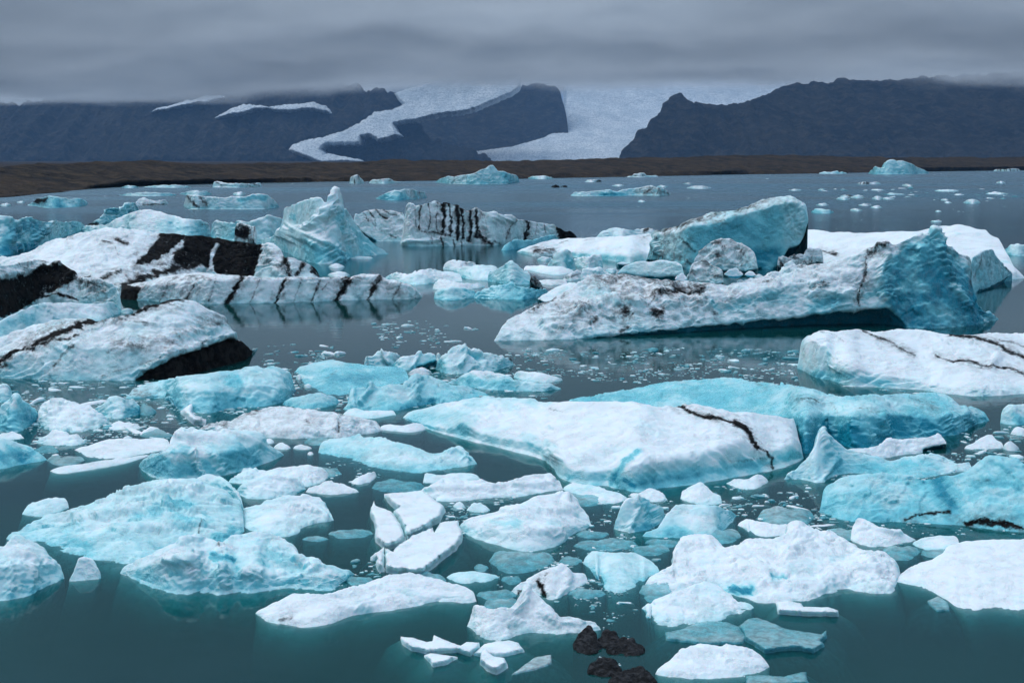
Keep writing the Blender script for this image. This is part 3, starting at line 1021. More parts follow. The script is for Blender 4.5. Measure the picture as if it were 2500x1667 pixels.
small_far = [  # x0 x1 top base, ash
    ('N', 1075, 1215, 293, 322, .5, 'grey speckled floe right of the black barred floe'),
    ('N', 390, 540, 425, 465, 0, 'white floe in front of a brownish one on the blue water at right'),
    ('N', 425, 560, 403, 435, .8, 'brownish dirty floe among white ones on the blue water'),
    ('N', 540, 690, 408, 448, 0, 'white floe right of the brownish dirty floe'),
    ('N', 765, 880, 418, 462, .2, 'plump white floe with dark right end on the blue water'),
    ('N', 860, 1000, 436, 460, 0, 'flat strip of ice right of the plump white floe'),
    ('N', 175, 315, 490, 525, 0, 'boxy white floe just right of the tilted blue berg top'),
    ('N', 125, 370, 548, 605, -.4, 'lens shaped cyan floe just right of the tilted blue berg top'),
    ('N', 535, 665, 545, 580, 0, 'thin white floe between the cyan lens and a pair of floes'),
    ('N', 620, 770, 495, 525, .4, 'greyish floe behind a boxy white one on the blue water'),
    ('N', 750, 875, 515, 552, 0, 'boxy white floe in front of a greyish one'),
    ('N', 1480, 1590, 445, 472, .7, 'dark topped floe over a thin white one on the right water'),
    ('N', 1522, 1600, 482, 497, 0, 'thin white floe under the dark topped one'),
    ('N', 1715, 1900, 448, 505, -.15, 'largest rounded pale floe on the right water'),
    ('N', 1375, 1495, 665, 695, 0, 'lone flat floe above the white tabular berg'),
    ('N', 1425, 1490, 572, 588, 0, 'tiny lone floe below the dark topped one'),
    ('N', 1945, 2195, 378, 408, -.1, 'long pale floe with two humps near the right edge'),
    ('N', 2065, 2160, 263, 292, 0, 'small white floe far right before the shore'),
    ('N', 880, 1115, 388, 412, -.2, 'long thin pale floe in the belt of drift ice'),
    ('N', 1415, 1675, 350, 378, -.1, 'long bright strip in the belt of drift ice at right'),
    ('N', 750, 900, 350, 366, 0, 'narrow white strip in the belt of drift ice'),
    ('N', 1620, 1730, 398, 416, 0, 'short strip below the long bright strip of drift ice'),
    ('N', 200, 272, 345, 368, 0, 'small white lump at the left of the drift ice belt'),
    ('O', 1180, 1405, 262, 296, .3, 'pale floe with dark right end right of the long low berg'),
    ('O', 920, 1015, 260, 284, 0, 'small pale floe behind the grey end of the long low berg'),
    ('O', 520, 635, 250, 274, 0, 'flat pale floe behind the long low berg'),
    ('O', 745, 822, 390, 414, 0, 'little white floe in front of the long low berg'),
    ('O', 1150, 1240, 235, 256, .5, 'grey little floe far behind the tilted blue berg'),
    ('O', 2080, 2200, 290, 312, 0, 'small bright floe above the tilted blue berg top'),
    ('D', 1270, 1445, 125, 152, -.1, 'ragged pale floe right of the pale peaked iceberg'),
    ('L', 160, 240, 235, 258, 0, 'small floe left of the cyan berg with the black patch'),
    ('L', 0, 110, 258, 290, 0, 'flat floe at the left edge of the far water'),
    ('L', 2225, 2352, 143, 185, .2, 'small floe right of the ragged little berg'),
    ('E', 2215, 2400, 555, 640, -.35, 'pale cyan ice at the right edge behind the white tabular berg'),
]
for t, a, b, c, d, k, lab in small_far:
    mini('ice_floe', t, a, b, c, d, lab, group='small floes on the open lagoon', step=1.7, shelf=.8, th=40, back=2,
         blue=max(0, -k), dirt=.25 if k > 0 else .05, ash=[(k, 14, [(a + (b - a) * .55, c), (b, d)])] if k > 0 else None)

# ---- left bank of bergs
loft('iceberg', 'C', '-60 520 0 525 60 520 120 500 250 470 330 430 420 400 500 378',
     [('-60 280 0 288 40 300 90 310 150 298 200 310 235 325 270 330 290 325 300 310 330 325 370 335 420 325 450 330 480 345 500 370', 52)],
     'cyan berg with a blue hollow face at the left edge', key='leftcyan', blue=.28, amp=7, wl=50, rid=.5, step=2.2,
     bluem=[(.6, 45, '60 420 120 360 200 350 230 400'), (.9, 30, '-60 500 60 505 180 480'), (.35, 14, '410 352 440 350')],  # the deep blue foot stroke paints in dark shadow at the waterline
     bump=[(-9, 45, '120 400 190 370'), (6, 20, '100 340 60 440'), (7, 18, '200 430 260 380 300 320')])
loft('iceberg', 'L', '830 490 1000 490 1100 475 1250 455 1340 405',
     [('830 485 860 450 930 415 985 372 1000 312 1060 288 1140 312 1155 283 1175 300 1185 262 1230 245 1275 235 1300 275 1330 330 1340 400', 62)],
     'twisted cyan pinnacle of ice behind the white ridge', blue=.42, amp=6, wl=26, rid=.7, step=1.6,
     ash=[(1, 22, '800 470 870 455 930 480')], bluem=[(.5, 14, '1030 330 1090 340'), (.6, 12, '1230 345 1245 370')],
     bump=[(-9, 20, '1040 345 1100 350'), (-8, 14, '1240 360 1250 372')])
loft('iceberg', 'C', '440 385 600 405 800 425 940 425 1100 425 1215 405',
     [('440 372 500 352 560 355 640 330 700 300 760 275 820 252 860 248 920 262 960 285 1000 290 1050 310 1100 312 1150 318 1200 335 1215 350', 38)],
     'smooth white ridge of ice behind the black streaked berg', blue=.1, amp=3.5, wl=60, step=2.4, bluem=[(.35, 40, '950 350 1170 370'), (.4, 10, '858 292 866 296')],
     ash=[(.6, 5, '1160 350 1215 356')])
loft('iceberg', 'C', '1210 425 1300 435 1450 455 1560 450 1640 440',
     [('1210 330 1230 320 1280 330 1320 335 1360 318 1400 325 1450 320 1500 300 1540 285 1590 300 1640 305', 60)],
     'pale grey-cyan wall of ice left of the spire', blue=.22, amp=4, wl=45, step=2.4, dirt=.2, bump=[(-6, 10, '1345 340 1350 430')])
loft('iceberg', 'C', '1345 445 1400 455 1470 458', [('1345 345 1380 330 1410 345 1440 352 1470 345', 74)],
     'black upright block of ash covered ice beside the pale wall', ref='1345 470 1470 480', amp=4, wl=22, st=(1, 1, .3), step=1.8,
     ash=[(1.1, 40, '1350 390 1420 395'), (.6, 5, '1445 350 1440 450'), (.7, 5, '1465 350 1455 450')])
loft('iceberg', 'C', '1470 445 1600 490 1700 535 1800 572 1880 574 1950 566 2000 546 2100 530 2230 518',
     [('1470 435 1510 430 1560 425 1600 388 1622 383 1628 262 1650 240 1700 225 1760 200 1820 185 1840 187 1860 210 1875 213 1881 175 1905 160 1920 140 1930 133 1937 160 1941 195 '
       '1960 230 2010 290 2050 350 2090 400 2130 440 2170 475 2230 514', [(1470, 45), (1640, 60), (2230, 56)])],
     'sharp pale cyan spire of ice, tallest point on the left', key='spire', facet=.35, blue=.10, amp=4.0, wl=80, rid=.25, step=1.5, jag=.4, soft=1.2, cs=.4,
     bump=[(9, 26, '1930 150 1900 260 1790 340 1700 390 1600 400'), (-10, 45, '1720 300 1800 250'), (-14, 45, '1790 480 1890 500'), (10, 30, '1640 400 1800 420 1900 480 1960 560'),
           (8, 22, '1935 180 1960 300 2010 430'), (-7, 30, '1900 330 1840 400')],
     bluem=[(.35, 45, '1780 480 1900 520 1980 540'), (.25, 14, '1680 300 1690 310'), (-.25, 50, '1500 450 1700 500'), (.14, 60, '1950 300 2100 480')])
mini('ice_floe', 'C', 2005, 2145, 528, 548, 'thin pale shelf of ice in the dark water below the spire', blue=.1, group='small floes in the inner channel')
mini('ice_floe', 'C', 1885, 1980, 565, 600, 'lone white floe in the dark channel below the spire', group='small floes in the inner channel')
mini('ice_chunk', 'C', 1880, 2010, 610, 648, 'white lump behind the banded ledge', cat='ice chunk', group='small floes in the inner channel')

big = loft('iceberg', 'C', '-50 660 200 705 500 715 720 710 1000 680 1200 650 1430 648 1650 660 1780 655 1835 645',
     [('-50 545 0 530 100 520 180 490 260 450 330 420 400 410 450 395 540 370 620 360 700 362 800 370 880 380 945 395 1060 405 1150 410 1250 420 1290 425 1330 445 1400 450 1500 450 '
       '1560 455 1600 480 1635 530 1690 540 1740 560 1790 590 1835 625', [(-50, 17), (900, 22), (1150, 34), (1500, 48), (1835, 50)])],
     'broad snowy berg whose right side is black with volcanic ash', key='blackwhite', amp=4.5, wl=60, rid=.45, step=2.6, dirt=.12,
     ash=[(1.1, 12, '945 395 1065 405 1010 455 950 510 860 565 790 577 845 530 905 450', 'fill'),
          (1.1, 14, '1070 415 1250 422 1300 440 1390 462 1495 455 1480 520 1445 640 1240 625 1225 560 1265 500 1275 470 1240 455 1200 500 1190 590 1110 560 1010 565 1005 520 1060 480', 'fill'),
          (.5, 40, '1010 540 1100 500 1130 560'), (1.0, 26, '1110 580 980 600 850 650 720 695'), (.8, 12, '690 622 590 655'), (.9, 16, '1640 545 1660 640'), (.85, 14, '1740 570 1700 640'),
          (.9, 18, '1790 600 1830 640'), (.45, 30, '1500 560 1620 600'), (.7, 14, '590 450 640 455'), (.8, 12, '665 440 730 455'), (.6, 12, '770 525 800 515'), (.35, 6, '660 470 690 560'),  # two of these strokes only darken the dented holes
          (.45, 12, '390 435 440 405'), (.3, 5, '820 480 850 390'), (.3, 5, '740 370 765 430'), (.8, 10, '480 648 520 650'), (.5, 12, '640 700 700 690'), (.4, 10, '900 590 1000 570')],
     dirtm=[(.6, 60, '700 640 900 560 1050 460'), (.5, 60, '1500 520 1620 600')], bluem=[(.45, 20, '1180 400 1260 415')],
     bump=[(-7, 24, '945 400 850 560'), (6, 22, '1000 540 1150 600'), (-5, 14, '590 452 650 458'), (-6, 14, '670 445 735 455'), (-6, 26, '1110 582 850 652 720 698'), (7, 30, '1240 470 1230 600'),
           (6, 30, '1560 480 1600 620'), (-6, 16, '1470 480 1440 640'), (-6, 12, '1640 545 1650 640')])
loft('iceberg', 'C', '690 775 800 785 1000 793 1190 806 1300 804 1580 798 1800 791 1950 786 2120 779 2352 776 2425 766',
     [('690 712 790 720 850 700 1000 680 1150 672 1350 662 1500 662 1630 666 1700 662 1800 660 1900 662 2000 654 2090 648 2180 646 2210 668 2280 680 2352 702 2425 758', 66),
      ('690 695 760 685 850 672 950 640 1050 625 1150 612 1250 630 1400 643 1500 648 1630 652 1700 647 1800 648 1900 648 2000 640 2090 632 2180 634 2210 658 2280 670 2352 692 2425 756', 12)],
     'long low ledge with slanting dark ash bands mirrored in the still water', key='ledge', amp=2.6, wl=40, rid=.3, step=2.4, shelf=.15, dirt=.26, blue=-.06, soft=1.2,
     ash=[(1.1, 15, '1390 658 1345 730 1298 803'), (1.0, 12, '1642 666 1605 740 1578 797'), (.75, 9, '1835 672 1790 790'), (1.0, 22, '2005 652 1965 720 1935 785'), (.9, 17, '2185 645 2150 700 2118 778'),
          (.5, 5, '1890 680 1850 725'), (.7, 9, '1130 670 1095 730 1060 795'), (.55, 9, '970 680 940 740 920 790'), (.55, 6, '1490 665 1440 795'), (.5, 6, '1730 665 1685 790'), (.55, 8, '2300 685 2255 775'), (.45, 6, '1240 660 1200 790'), (.3, 6, '2060 690 2040 760'),
          (1.1, 10, '690 700 800 712 780 800 690 790', 'fill'), (.5, 12, '1000 660 1200 665'), (.35, 10, '1340 658 2100 650'), (.5, 10, '1060 650 1150 640')],
     dirtm=[(.6, 60, '850 720 1150 740'), (.5, 40, '2240 700 2400 760')], bump=[(-3, 10, '1390 658 1345 730 1298 803'), (-3, 9, '1642 666 1605 740 1578 797'), (-3.5, 14, '2005 652 1965 720 1935 785')])

loft('iceberg', 'C', '-60 905 0 900 100 870 200 835 400 835 600 845 698 850',
     [('-60 570 0 575 100 560 200 548 260 550 330 565 375 580 430 610 432 645 460 650 520 655 600 670 650 690 690 740 698 810', [(-60, 46), (698, 60)])],
     'brown and black banded berg at the left edge', key='banded', amp=5, wl=65, rid=.45, step=2.4, blue=.12, dirt=.3,
     ash=[(1.05, 16, '-60 695 0 682 150 655 250 600 375 585 430 622 415 660 360 700 250 740 150 800 60 850 -60 890', 'fill'), (1, 8, '210 768 330 752 440 782'), (.75, 18, '430 662 550 690'),
          (.5, 30, '500 690 580 740'), (.45, 10, '100 565 200 552 330 568'), (.6, 14, '-60 830 80 800')],
     dirtm=[(1, 60, '380 650 560 740'), (.8, 40, '100 600 300 590')], bump=[(-8, 20, '-60 790 150 720 380 600'), (8, 22, '-60 650 150 620 330 575'), (6, 20, '400 640 330 760')])
loft('iceberg', 'C', '-60 1005 0 1005 100 980 250 940 450 910 600 898 690 860',
     [('-60 905 0 900 60 860 150 820 200 800 260 790 400 790 480 800 560 800 640 785 680 810 690 830', 32)],
     'smooth white and pale cyan slope below the brown banded berg', blue=.15, amp=4, wl=60, step=2.6, bluem=[(.4, 40, '-40 960 100 900 200 870'), (.3, 14, '180 820 240 812')])
mini('ice_chunk', 'C', 690, 765, 822, 858, 'small white block wedged left of the near black streaked berg', cat='ice chunk', th=65)
loft('iceberg', 'C', '-60 1226 0 1229 200 1241 400 1244 700 1244 790 1241 900 1239 1000 1227 1150 1197 1300 1155 1400 1132 1440 1104 1482 1058',
     [('-60 1130 0 1140 100 1130 200 1110 300 1070 420 1050 600 1040 800 1050 1000 1060 1150 1050 1310 1008 1400 1034 1440 1074 1482 1052', [(-60, 46), (800, 55), (1482, 60)]),
      ('-60 1000 0 988 100 950 200 920 300 890 400 880 500 885 550 900 620 890 700 865 760 845 830 800 900 790 960 770 1000 758 1060 765 1100 770 1150 800 1200 830 1250 850 1290 865 '
       '1310 900 1320 940 1338 962 1345 1000 1400 1030 1440 1070 1482 1050', [(-60, 22), (900, 24), (1300, 40), (1482, 50)])],
     'big near berg, white with black ash streaks and a solid black lower right flank', key='nearblack', amp=5, wl=75, rid=.4, step=2.8, dirt=.24, blue=.06, soft=2.5,
     ash=[(1.15, 8, '785 1243 900 1172 1050 1100 1200 1052 1310 1012 1400 1032 1447 1076 1430 1130 1300 1165 1150 1200 1000 1232', 'fill'), (1.1, 20, '-60 1160 0 1135 150 1055 330 978 500 912 545 906'),
          (.9, 12, '170 1085 300 1020 400 1018 450 990'), (1.05, 18, '1040 768 960 785 900 808 760 850 650 882'), (.5, 14, '560 905 700 900 850 930'), (.45, 18, '700 1030 820 1040'), (.5, 12, '1200 930 1310 910'),
          (.45, 10, '620 1090 650 1060'), (.4, 6, '550 1230 900 1120 1100 1060'), (.6, 10, '310 1170 360 1090 420 1050'), (.35, 14, '950 1060 1000 1020'), (.7, 10, '-60 1200 40 1160'), (.6, 8, '1130 1050 1180 1020')],
     dirtm=[(.8, 45, '1000 1000 1150 900 1300 900'), (.6, 50, '700 1040 1000 1020'), (.6, 40, '150 1000 420 900')],
     bump=[(14, 24, '800 1205 1000 1090 1200 1030 1320 990'), (-10, 22, '800 1250 1050 1125 1300 1040'), (-9, 18, '0 1140 150 1060 330 982 520 912'), (7, 26, '60 1130 240 1050 420 1020'), (6, 26, '620 900 800 930 900 900'),
           (-5, 20, '500 960 800 960 1100 940'), (6, 22, '750 1000 950 1000 1200 960')])

# ---- black and white iceberg in the middle
mid = loft('iceberg', 'D', '460 566 520 581 700 579 850 576 1000 573 1100 571 1160 552 1300 532 1450 527 1590 521',
     [('460 556 488 440 495 350 515 300 545 302 555 325 600 310 660 288 690 283 712 300 760 298 820 310 870 345 890 360 920 340 950 335 1000 355 1050 365 1100 375 1160 385 1210 410 1280 415 1340 430 1440 440 1470 465 1540 485 1590 507', 70)],
     'black and white striped iceberg standing in the dark inner channel', key='striped', amp=4.5, wl=34, rid=.6, st=(1.3, 1.3, .35), step=2.0, jag=1.0, soft=1.0, shelf=.1, blue=-.08, dirt=.25,
     ash=[(1.05, 13, '735 300 745 400 730 490'), (1, 12, '775 300 790 400 780 510'), (1.05, 14, '815 312 835 420 825 530'), (1, 10, '850 340 868 430 862 530'), (1.0, 11, '905 352 912 450 900 545'), (1.0, 12, '940 350 955 440 948 520'),
          (.8, 7, '595 318 585 400 590 470'), (.75, 7, '640 300 655 400 640 480'), (.6, 6, '700 300 690 400 700 480'), (.5, 5, '560 340 565 460'), (1.05, 13, '1262 415 1275 460 1258 530'), (.6, 8, '1190 405 1150 480 1140 530'),
          (1.2, 14, '1468 462 1590 505 1590 520 1480 525', 'fill'), (.8, 8, '720 525 735 575'), (.8, 7, '800 540 810 575'), (.7, 7, '850 545 855 575'), (.7, 6, '660 520 665 560'), (.6, 6, '1060 545 1100 565'),
          (.7, 12, '600 485 720 500 850 530'), (.9, 18, '960 500 1000 530 1030 560'), (.6, 5, '1380 440 1390 500'), (.5, 5, '1330 435 1325 500'), (.5, 6, '1000 380 1030 500'), (.9, 10, '720 298 800 300')],
     dirtm=[(.7, 60, '720 340 950 400')], bump=[(-15, 18, '545 495 700 500 850 532 1010 550'), (6, 12, '470 560 600 545 700 545'), (7, 20, '1060 400 1180 420'), (-8, 14, '990 470 1010 540')])
loft('ash_block', 'D', '358 498 400 532 490 542', [('358 415 420 395 490 380 495 380', 72)], 'brown ash covered block', parent=mid, amp=3, wl=30, step=2.0,
     ash=[(.85, 70, '380 440 480 470')], dirt=1)
loft('striped_end', 'D', '165 425 215 490 270 522 330 546 450 551 497 546', [('165 375 200 360 270 340 340 333 400 345 450 352 497 360', [(165, 60), (497, 66)])], 'white end with slanting grey stripes', parent=mid, ref='165 546 497 548',
     amp=4, wl=34, step=2.0, dirt=.3,
     ash=[(.8, 7, '250 345 300 400 310 450'), (.8, 7, '300 340 350 390 380 400'), (.75, 7, '340 338 400 375 440 380'), (.7, 6, '230 360 260 420'), (.6, 8, '420 350 480 362'), (.5, 5, '280 420 310 470'), (.5, 5, '400 510 440 530')])
loft('iceberg', 'D', '1108 606 1180 602 1250 592 1350 575 1480 548', [('1108 600 1140 560 1170 535 1220 530 1300 540 1350 520 1400 503 1440 500 1470 520 1480 540', 42)],
     'bright cyan low berg at the right foot of the striped iceberg', blue=.62, amp=3.5, wl=40, step=2.4)

# ---- white floe and tilted blue berg
loft('ice_floe', 'D', '1205 616 1260 631 1350 642 1450 630 1560 646 1650 655 1750 664 1850 676 1920 692 2040 670 2160 670',
     [('1205 613 1240 605 1300 615 1350 618 1450 600 1560 615 1650 612 1750 625 1850 625 1950 625 2160 610', 48),
      ('1205 610 1240 590 1300 570 1380 545 1450 530 1600 522 1720 512 1850 505 1980 495 2110 485 2160 485', 10)],
     'long smooth white floe left of the tilted blue berg', 'ice floe', key='longwhite', facet=.3, amp=3.2, wl=70, step=2.8, blue=.04,
     ash=[(.8, 14, '1330 598 1360 605'), (.6, 12, '1370 612 1440 600'), (.4, 9, '1480 560 1530 545'), (.45, 10, '2000 530 2080 505'), (.35, 8, '1640 545 1700 535')], bluem=[(.3, 18, '1560 630 1900 650')],
     dirtm=[(.8, 30, '1330 605 1440 615')])
loft('iceberg', 'D', '1715 520 1850 522 2000 518 2120 512', [('1715 512 1750 480 1800 462 1850 455 1920 470 1980 470 2050 455 2110 475 2120 495', 40)],
     'low white hump behind the long white floe', amp=4, wl=40, step=2.4, blue=.15, ash=[(.8, 10, '2020 482 2060 465 2110 480')])
tb = loft('iceberg', 'E', '-52 660 40 668 150 692 200 722 350 724 500 722 640 712 700 716 750 716 800 690 850 592 920 578 945 540 975 420',
     [('-52 640 0 522 60 502 150 492 200 462 260 447 330 440 400 422 500 392 600 360 700 330 800 312 850 302 900 310 950 318 975 335', [(-52, 62), (200, 76), (975, 84)]),
      ('-52 630 -20 560 0 482 60 465 130 440 200 410 290 390 340 365 400 350 440 350 500 335 560 320 640 290 720 270 800 252 850 255 900 270 930 290 960 288 975 318', 24)],
     'tilted table of blue ice with a dirty top, tallest berg right of centre', key='tilted', ref='-52 690 200 722 975 722', amp=5.5, wl=75, rid=.4, step=2.6, shelf=.2, blue=.26, soft=1.6,
     bluem=[(.45, 110, '300 520 500 480 700 480'), (.6, 60, '600 620 760 640'), (-.25, 60, '880 330 900 520'), (-.35, 40, '-20 560 60 640 150 620'), (.3, 10, '640 485 680 490'), (.3, 8, '565 492 590 495'), (-.2, 30, '720 680 790 640')],
     dirt=.18, dirtm=[(1, 40, '0 500 200 430 440 365 700 285'), (.9, 45, '-30 640 60 600 180 660'), (.5, 40, '780 290 900 300')],
     ash=[(.7, 14, '20 490 130 450 300 400'), (.65, 12, '330 395 440 352'), (.6, 9, '500 345 560 340 640 305'), (.5, 8, '380 425 440 410'), (.7, 12, '160 520 200 560 250 610'), (.5, 7, '10 500 40 560'), (.45, 7, '60 500 90 560'), (.4, 6, '100 495 130 580'),
          (.5, 22, '-40 650 60 655'), (.5, 20, '150 640 230 690'), (.4, 6, '700 285 780 262')],
     bump=[(-14, 30, '180 520 230 600 260 640'), (10, 30, '-10 520 20 600'), (-9, 70, '640 640 760 660'), (7, 40, '880 320 930 450'), (-6, 20, '20 520 100 600 140 560'), (6, 16, '840 310 870 420')])
loft('iceberg', 'E', '235 722 300 742 420 735 560 745 655 722', [('235 700 260 640 290 590 340 550 420 525 490 520 560 555 610 590 640 630 640 680 655 708', [(235, 60), (655, 60)])],
     'rounded grey-white boulder of ice in front of the tilted blue berg', ref='235 752 655 760', amp=5, wl=45, step=2.4, dirt=.75, blue=.12,
     ash=[(.6, 14, '290 600 340 560 400 560'), (.6, 14, '400 640 440 620 430 590'), (.5, 20, '540 600 560 690'), (.45, 14, '340 640 380 660'), (.3, 12, '420 540 520 545')])
loft('iceberg', 'E', '185 815 250 824 300 826 380 822 435 812', [('185 808 220 750 228 680 270 655 320 650 360 690 410 720 435 750 435 790', 56)],
     'smaller dirty white horn of ice in front of the rounded boulder', ref='185 840 435 845', amp=5, wl=38, step=2.2, dirt=.7, ash=[(.8, 14, '300 660 340 680'), (.5, 10, '380 770 420 780'), (.5, 10, '210 790 240 700')], blue=.12)
loft('iceberg', 'E', '780 700 830 715 900 712 1000 690 1072 682', [('780 660 790 645 840 650 930 620 960 640 962 590 1000 582 1050 585 1072 625', 60)],
     'grey-brown angular chunks between the tilted berg and the blue fin berg', ref='780 730 1072 730', amp=4, wl=30, rid=.6, step=2.0, dirt=.8, ash=[(.6, 18, '870 640 960 680'), (.8, 10, '785 660 810 700'), (.4, 8, '940 620 1000 680')])
loft('iceberg', 'E', '780 668 1000 700 1300 735 1700 770 2000 795 2200 792 2360 783',
     [('780 640 1000 672 1300 700 1700 720 2000 745 2200 752 2290 735 2360 776', 50),
      ('780 610 850 585 920 565 950 456 1000 455 1100 470 1300 475 1500 468 1700 465 1760 445 1830 430 1950 420 2010 430 2060 450 2115 452 2130 480 2200 510 2215 560 2250 620 2290 700 2360 772', [(780, 8), (2360, 12)])],
     'broad clean white tabular berg behind the blue fin berg', key='tabular', facet=0, amp=2.4, wl=120, rid=.15, step=3.0, blue=-.06, soft=3,
     ash=[(.8, 14, '1080 608 1150 630')], bluem=[(.25, 22, '2150 700 2260 660'), (.45, 14, '1920 500 1950 502'), (.2, 10, '2050 500 2070 503')],
     bump=[(-8, 20, '1920 502 1950 503'), (-4, 9, '2055 502 2065 503'), (-4, 12, '1220 490 1250 492'), (-4, 12, '1400 490 1420 500'), (3, 30, '1000 540 1300 555 1600 560'), (-3, 30, '1000 580 1300 600')])

# ---- the big dirty and blue fin berg
fin = loft('iceberg', 'E', '-1030 1180 -900 1190 -700 1182 -550 1168 -300 1143 0 1117 300 1087 600 1057 900 1030 1000 1012 1300 982 1480 975 1530 990 1570 1060 1620 1092 1700 1102 1900 1092 2050 1077 2190 1042',
     [([(-1030, 1177), (-900, 1130), (-760, 1085), (-500, 990), (-200, 935), (100, 905), (400, 905), (700, 865), (1000, 805), (1300, 735), (1480, 650), (1620, 610), (1780, 570), (1900, 700), (2000, 800), (2060, 980), (2190, 1040)],
       [(-1030, 30), (-300, 36), (300, 44), (1100, 58), (1400, 68), (2190, 66)]),
      ([(-1030, 1173), (-1000, 1150), (-960, 1080), (-920, 1035), (-840, 1000), (-760, 960), (-640, 905), (-540, 850), (-470, 790), (-400, 765), (-300, 750), (-200, 755), (-100, 760), (0, 780), (100, 800), (200, 800), (300, 815),
        (440, 825), (560, 800), (660, 775), (750, 750), (850, 700), (950, 690), (1050, 690), (1150, 665), (1250, 640), (1310, 620), (1350, 590), (1400, 570), (1480, 562), (1520, 555), (1600, 530), (1700, 495), (1780, 482),
        (1800, 495), (1830, 540), (1900, 600), (1960, 630), (2008, 648), (2014, 870), (2055, 965), (2120, 1012), (2190, 1038)], [(-1030, 18), (-500, 16), (500, 18), (1100, 26), (1500, 58), (2190, 62)])],
     'great right hand berg, dirty white with a bright blue fin at its end', key='fin', ref='-1030 1182 -550 1172 -300 1158 0 1142 300 1124 600 1108 900 1096 1300 1092 1600 1094 1700 1102 1900 1092 2050 1077 2190 1042',
     amp=9.5, wl=66, rid=.5, step=2.6, shelf=.3, dirt=.38, blue=.04, soft=1.6,
     ash=[(.9, 30, '-200 985 -170 1010'), (.95, 26, '0 1000 40 1003'), (.6, 40, '-330 760 -100 780 100 810'), (.9, 26, '30 880 150 860 280 870'), (.6, 26, '100 830 300 850'), (.5, 12, '-90 920 20 880'), (.6, 10, '-40 960 0 880'),
          (.7, 12, '-640 905 -740 965 -800 1000'), (.5, 10, '-560 870 -640 950'), (.6, 10, '-480 1000 -440 1010'), (.7, 12, '-220 1120 -180 1100'), (.6, 8, '-620 1120 -560 1130 -540 1150'), (.8, 12, '1342 650 1340 740 1300 870 1292 965'),
          (.75, 20, '1480 570 1420 590 1360 630'), (.5, 16, '700 820 760 800'), (.4, 20, '900 700 1100 690'), (.5, 22, '1000 840 1080 830'), (.6, 16, '-430 1080 -380 1050'), (.45, 18, '200 960 240 990'), (.5, 16, '1900 610 2005 660'),
          (.6, 8, '2006 660 2008 850'), (.4, 14, '420 940 500 900'), (.4, 30, '-600 1010 -450 960'), (.5, 18, '370 1010 390 1020')],
     bluem=[(.85, 50, '1480 720 1600 620 1740 560 1850 640 1960 780 2020 900 2080 1020 1980 1070 1680 1080 1560 1000 1500 900', 'fill'), (.35, 40, '1700 700 1850 720 1900 850'), (-.45, 45, '1560 850 1640 800 1690 840'), (-.35, 40, '1750 980 1850 1000'),
            (-.3, 60, '1700 1040 1950 1050'), (.4, 45, '480 960 700 920 850 900'), (.45, 40, '1000 960 1150 940'), (.3, 40, '-450 860 -300 880'), (.3, 30, '350 940 420 1000'), (-.45, 18, '1890 830 1950 910'), (.35, 30, '1330 900 1450 850')],
     dirtm=[(.7, 70, '-350 800 0 850 300 850'), (.4, 80, '-600 1000 -200 1000')],
     bump=[(-12, 14, '1342 650 1335 740 1300 870 1292 965'), (10, 30, '-480 980 -300 920 -150 930 0 890'), (-12, 26, '-190 990 -150 1005'), (-14, 26, '10 995 50 1005'), (10, 40, '280 930 340 960'), (9, 40, '560 900 780 850'),
           (-8, 30, '480 985 900 940'), (-10, 26, '980 980 1100 960'), (9, 34, '1050 880 1250 880'), (8, 30, '-700 1080 -560 1100'), (-8, 14, '-560 1120 -540 1150'), (10, 24, '1000 880 1100 900'), (-34, 70, '1640 800 1740 720 1800 800 1780 940'), (12, 22, '1785 490 1830 640 1900 820 1990 960'), (12, 20, '1480 640 1440 760 1460 900'),
           (8, 30, '1500 700 1500 900'), (-8, 24, '-60 900 -20 960'), (8, 26, '60 950 140 940'), (9, 24, '1420 585 1480 575')])
loft('ice_wedge', 'E', '2003 872 2080 858 2170 824 2278 755', [('2003 652 2050 622 2100 592 2150 582 2180 640 2220 690 2278 748', 66)], 'grey-cyan wedge', parent=fin, ref='2003 880 2080 868 2278 800',
     amp=3.5, wl=50, step=2.4, blue=.35, dirt=.4, ash=[(.5, 6, '2080 640 2040 780'), (.5, 8, '2100 595 2140 590'), (.4, 8, '2200 690 2270 745'), (.4, 6, '2140 640 2120 760')])

# rubble lying on and behind the fin berg and in the gap beside it
RUB = 'ice blocks heaped between the ledge and the great right berg'
loft('ice_chunk', 'D', '1850 752 2000 774 2150 778 2275 768', [('1850 745 1900 700 1970 665 2100 662 2220 668 2265 700 2275 758', 62)], 'smooth white loaf shaped block at the foot of the tilted blue berg', 'ice chunk', RUB, ref='1850 800 2275 820', amp=3, wl=50, step=2.4, blue=.15)
loft('ice_chunk', 'D', '1340 917 1380 940 1450 932 1540 895 1625 855', [('1340 910 1400 870 1480 825 1560 805 1625 803', 24)], 'pale cyan shard leaning on the left shoulder of the great right berg', 'ice chunk', RUB, amp=3, wl=40, step=2.4, blue=.2, ref='1340 990 1380 1000 1625 1000',
     bluem=[(.3, 14, '1480 880 1520 850')])
loft('ice_chunk', 'D', '1615 812 1700 822 1790 815 1870 800', [('1615 780 1618 722 1680 715 1740 708 1790 750 1850 755 1870 788', 55)], 'heap of clean white blocks on the crest of the great right berg', 'ice chunk', RUB, ref='1615 935 1870 935', amp=6, wl=24, rid=.7, step=2.0, blue=.12)
loft('ice_chunk', 'D', '365 782 450 812 600 828 700 806 860 804', [('365 775 420 750 500 745 600 725 660 715 720 730 800 745 860 760', 22)], 'white wavy floe right behind the banded ledge end', 'ice chunk', RUB, amp=4, wl=36, step=2.4, blue=.2)
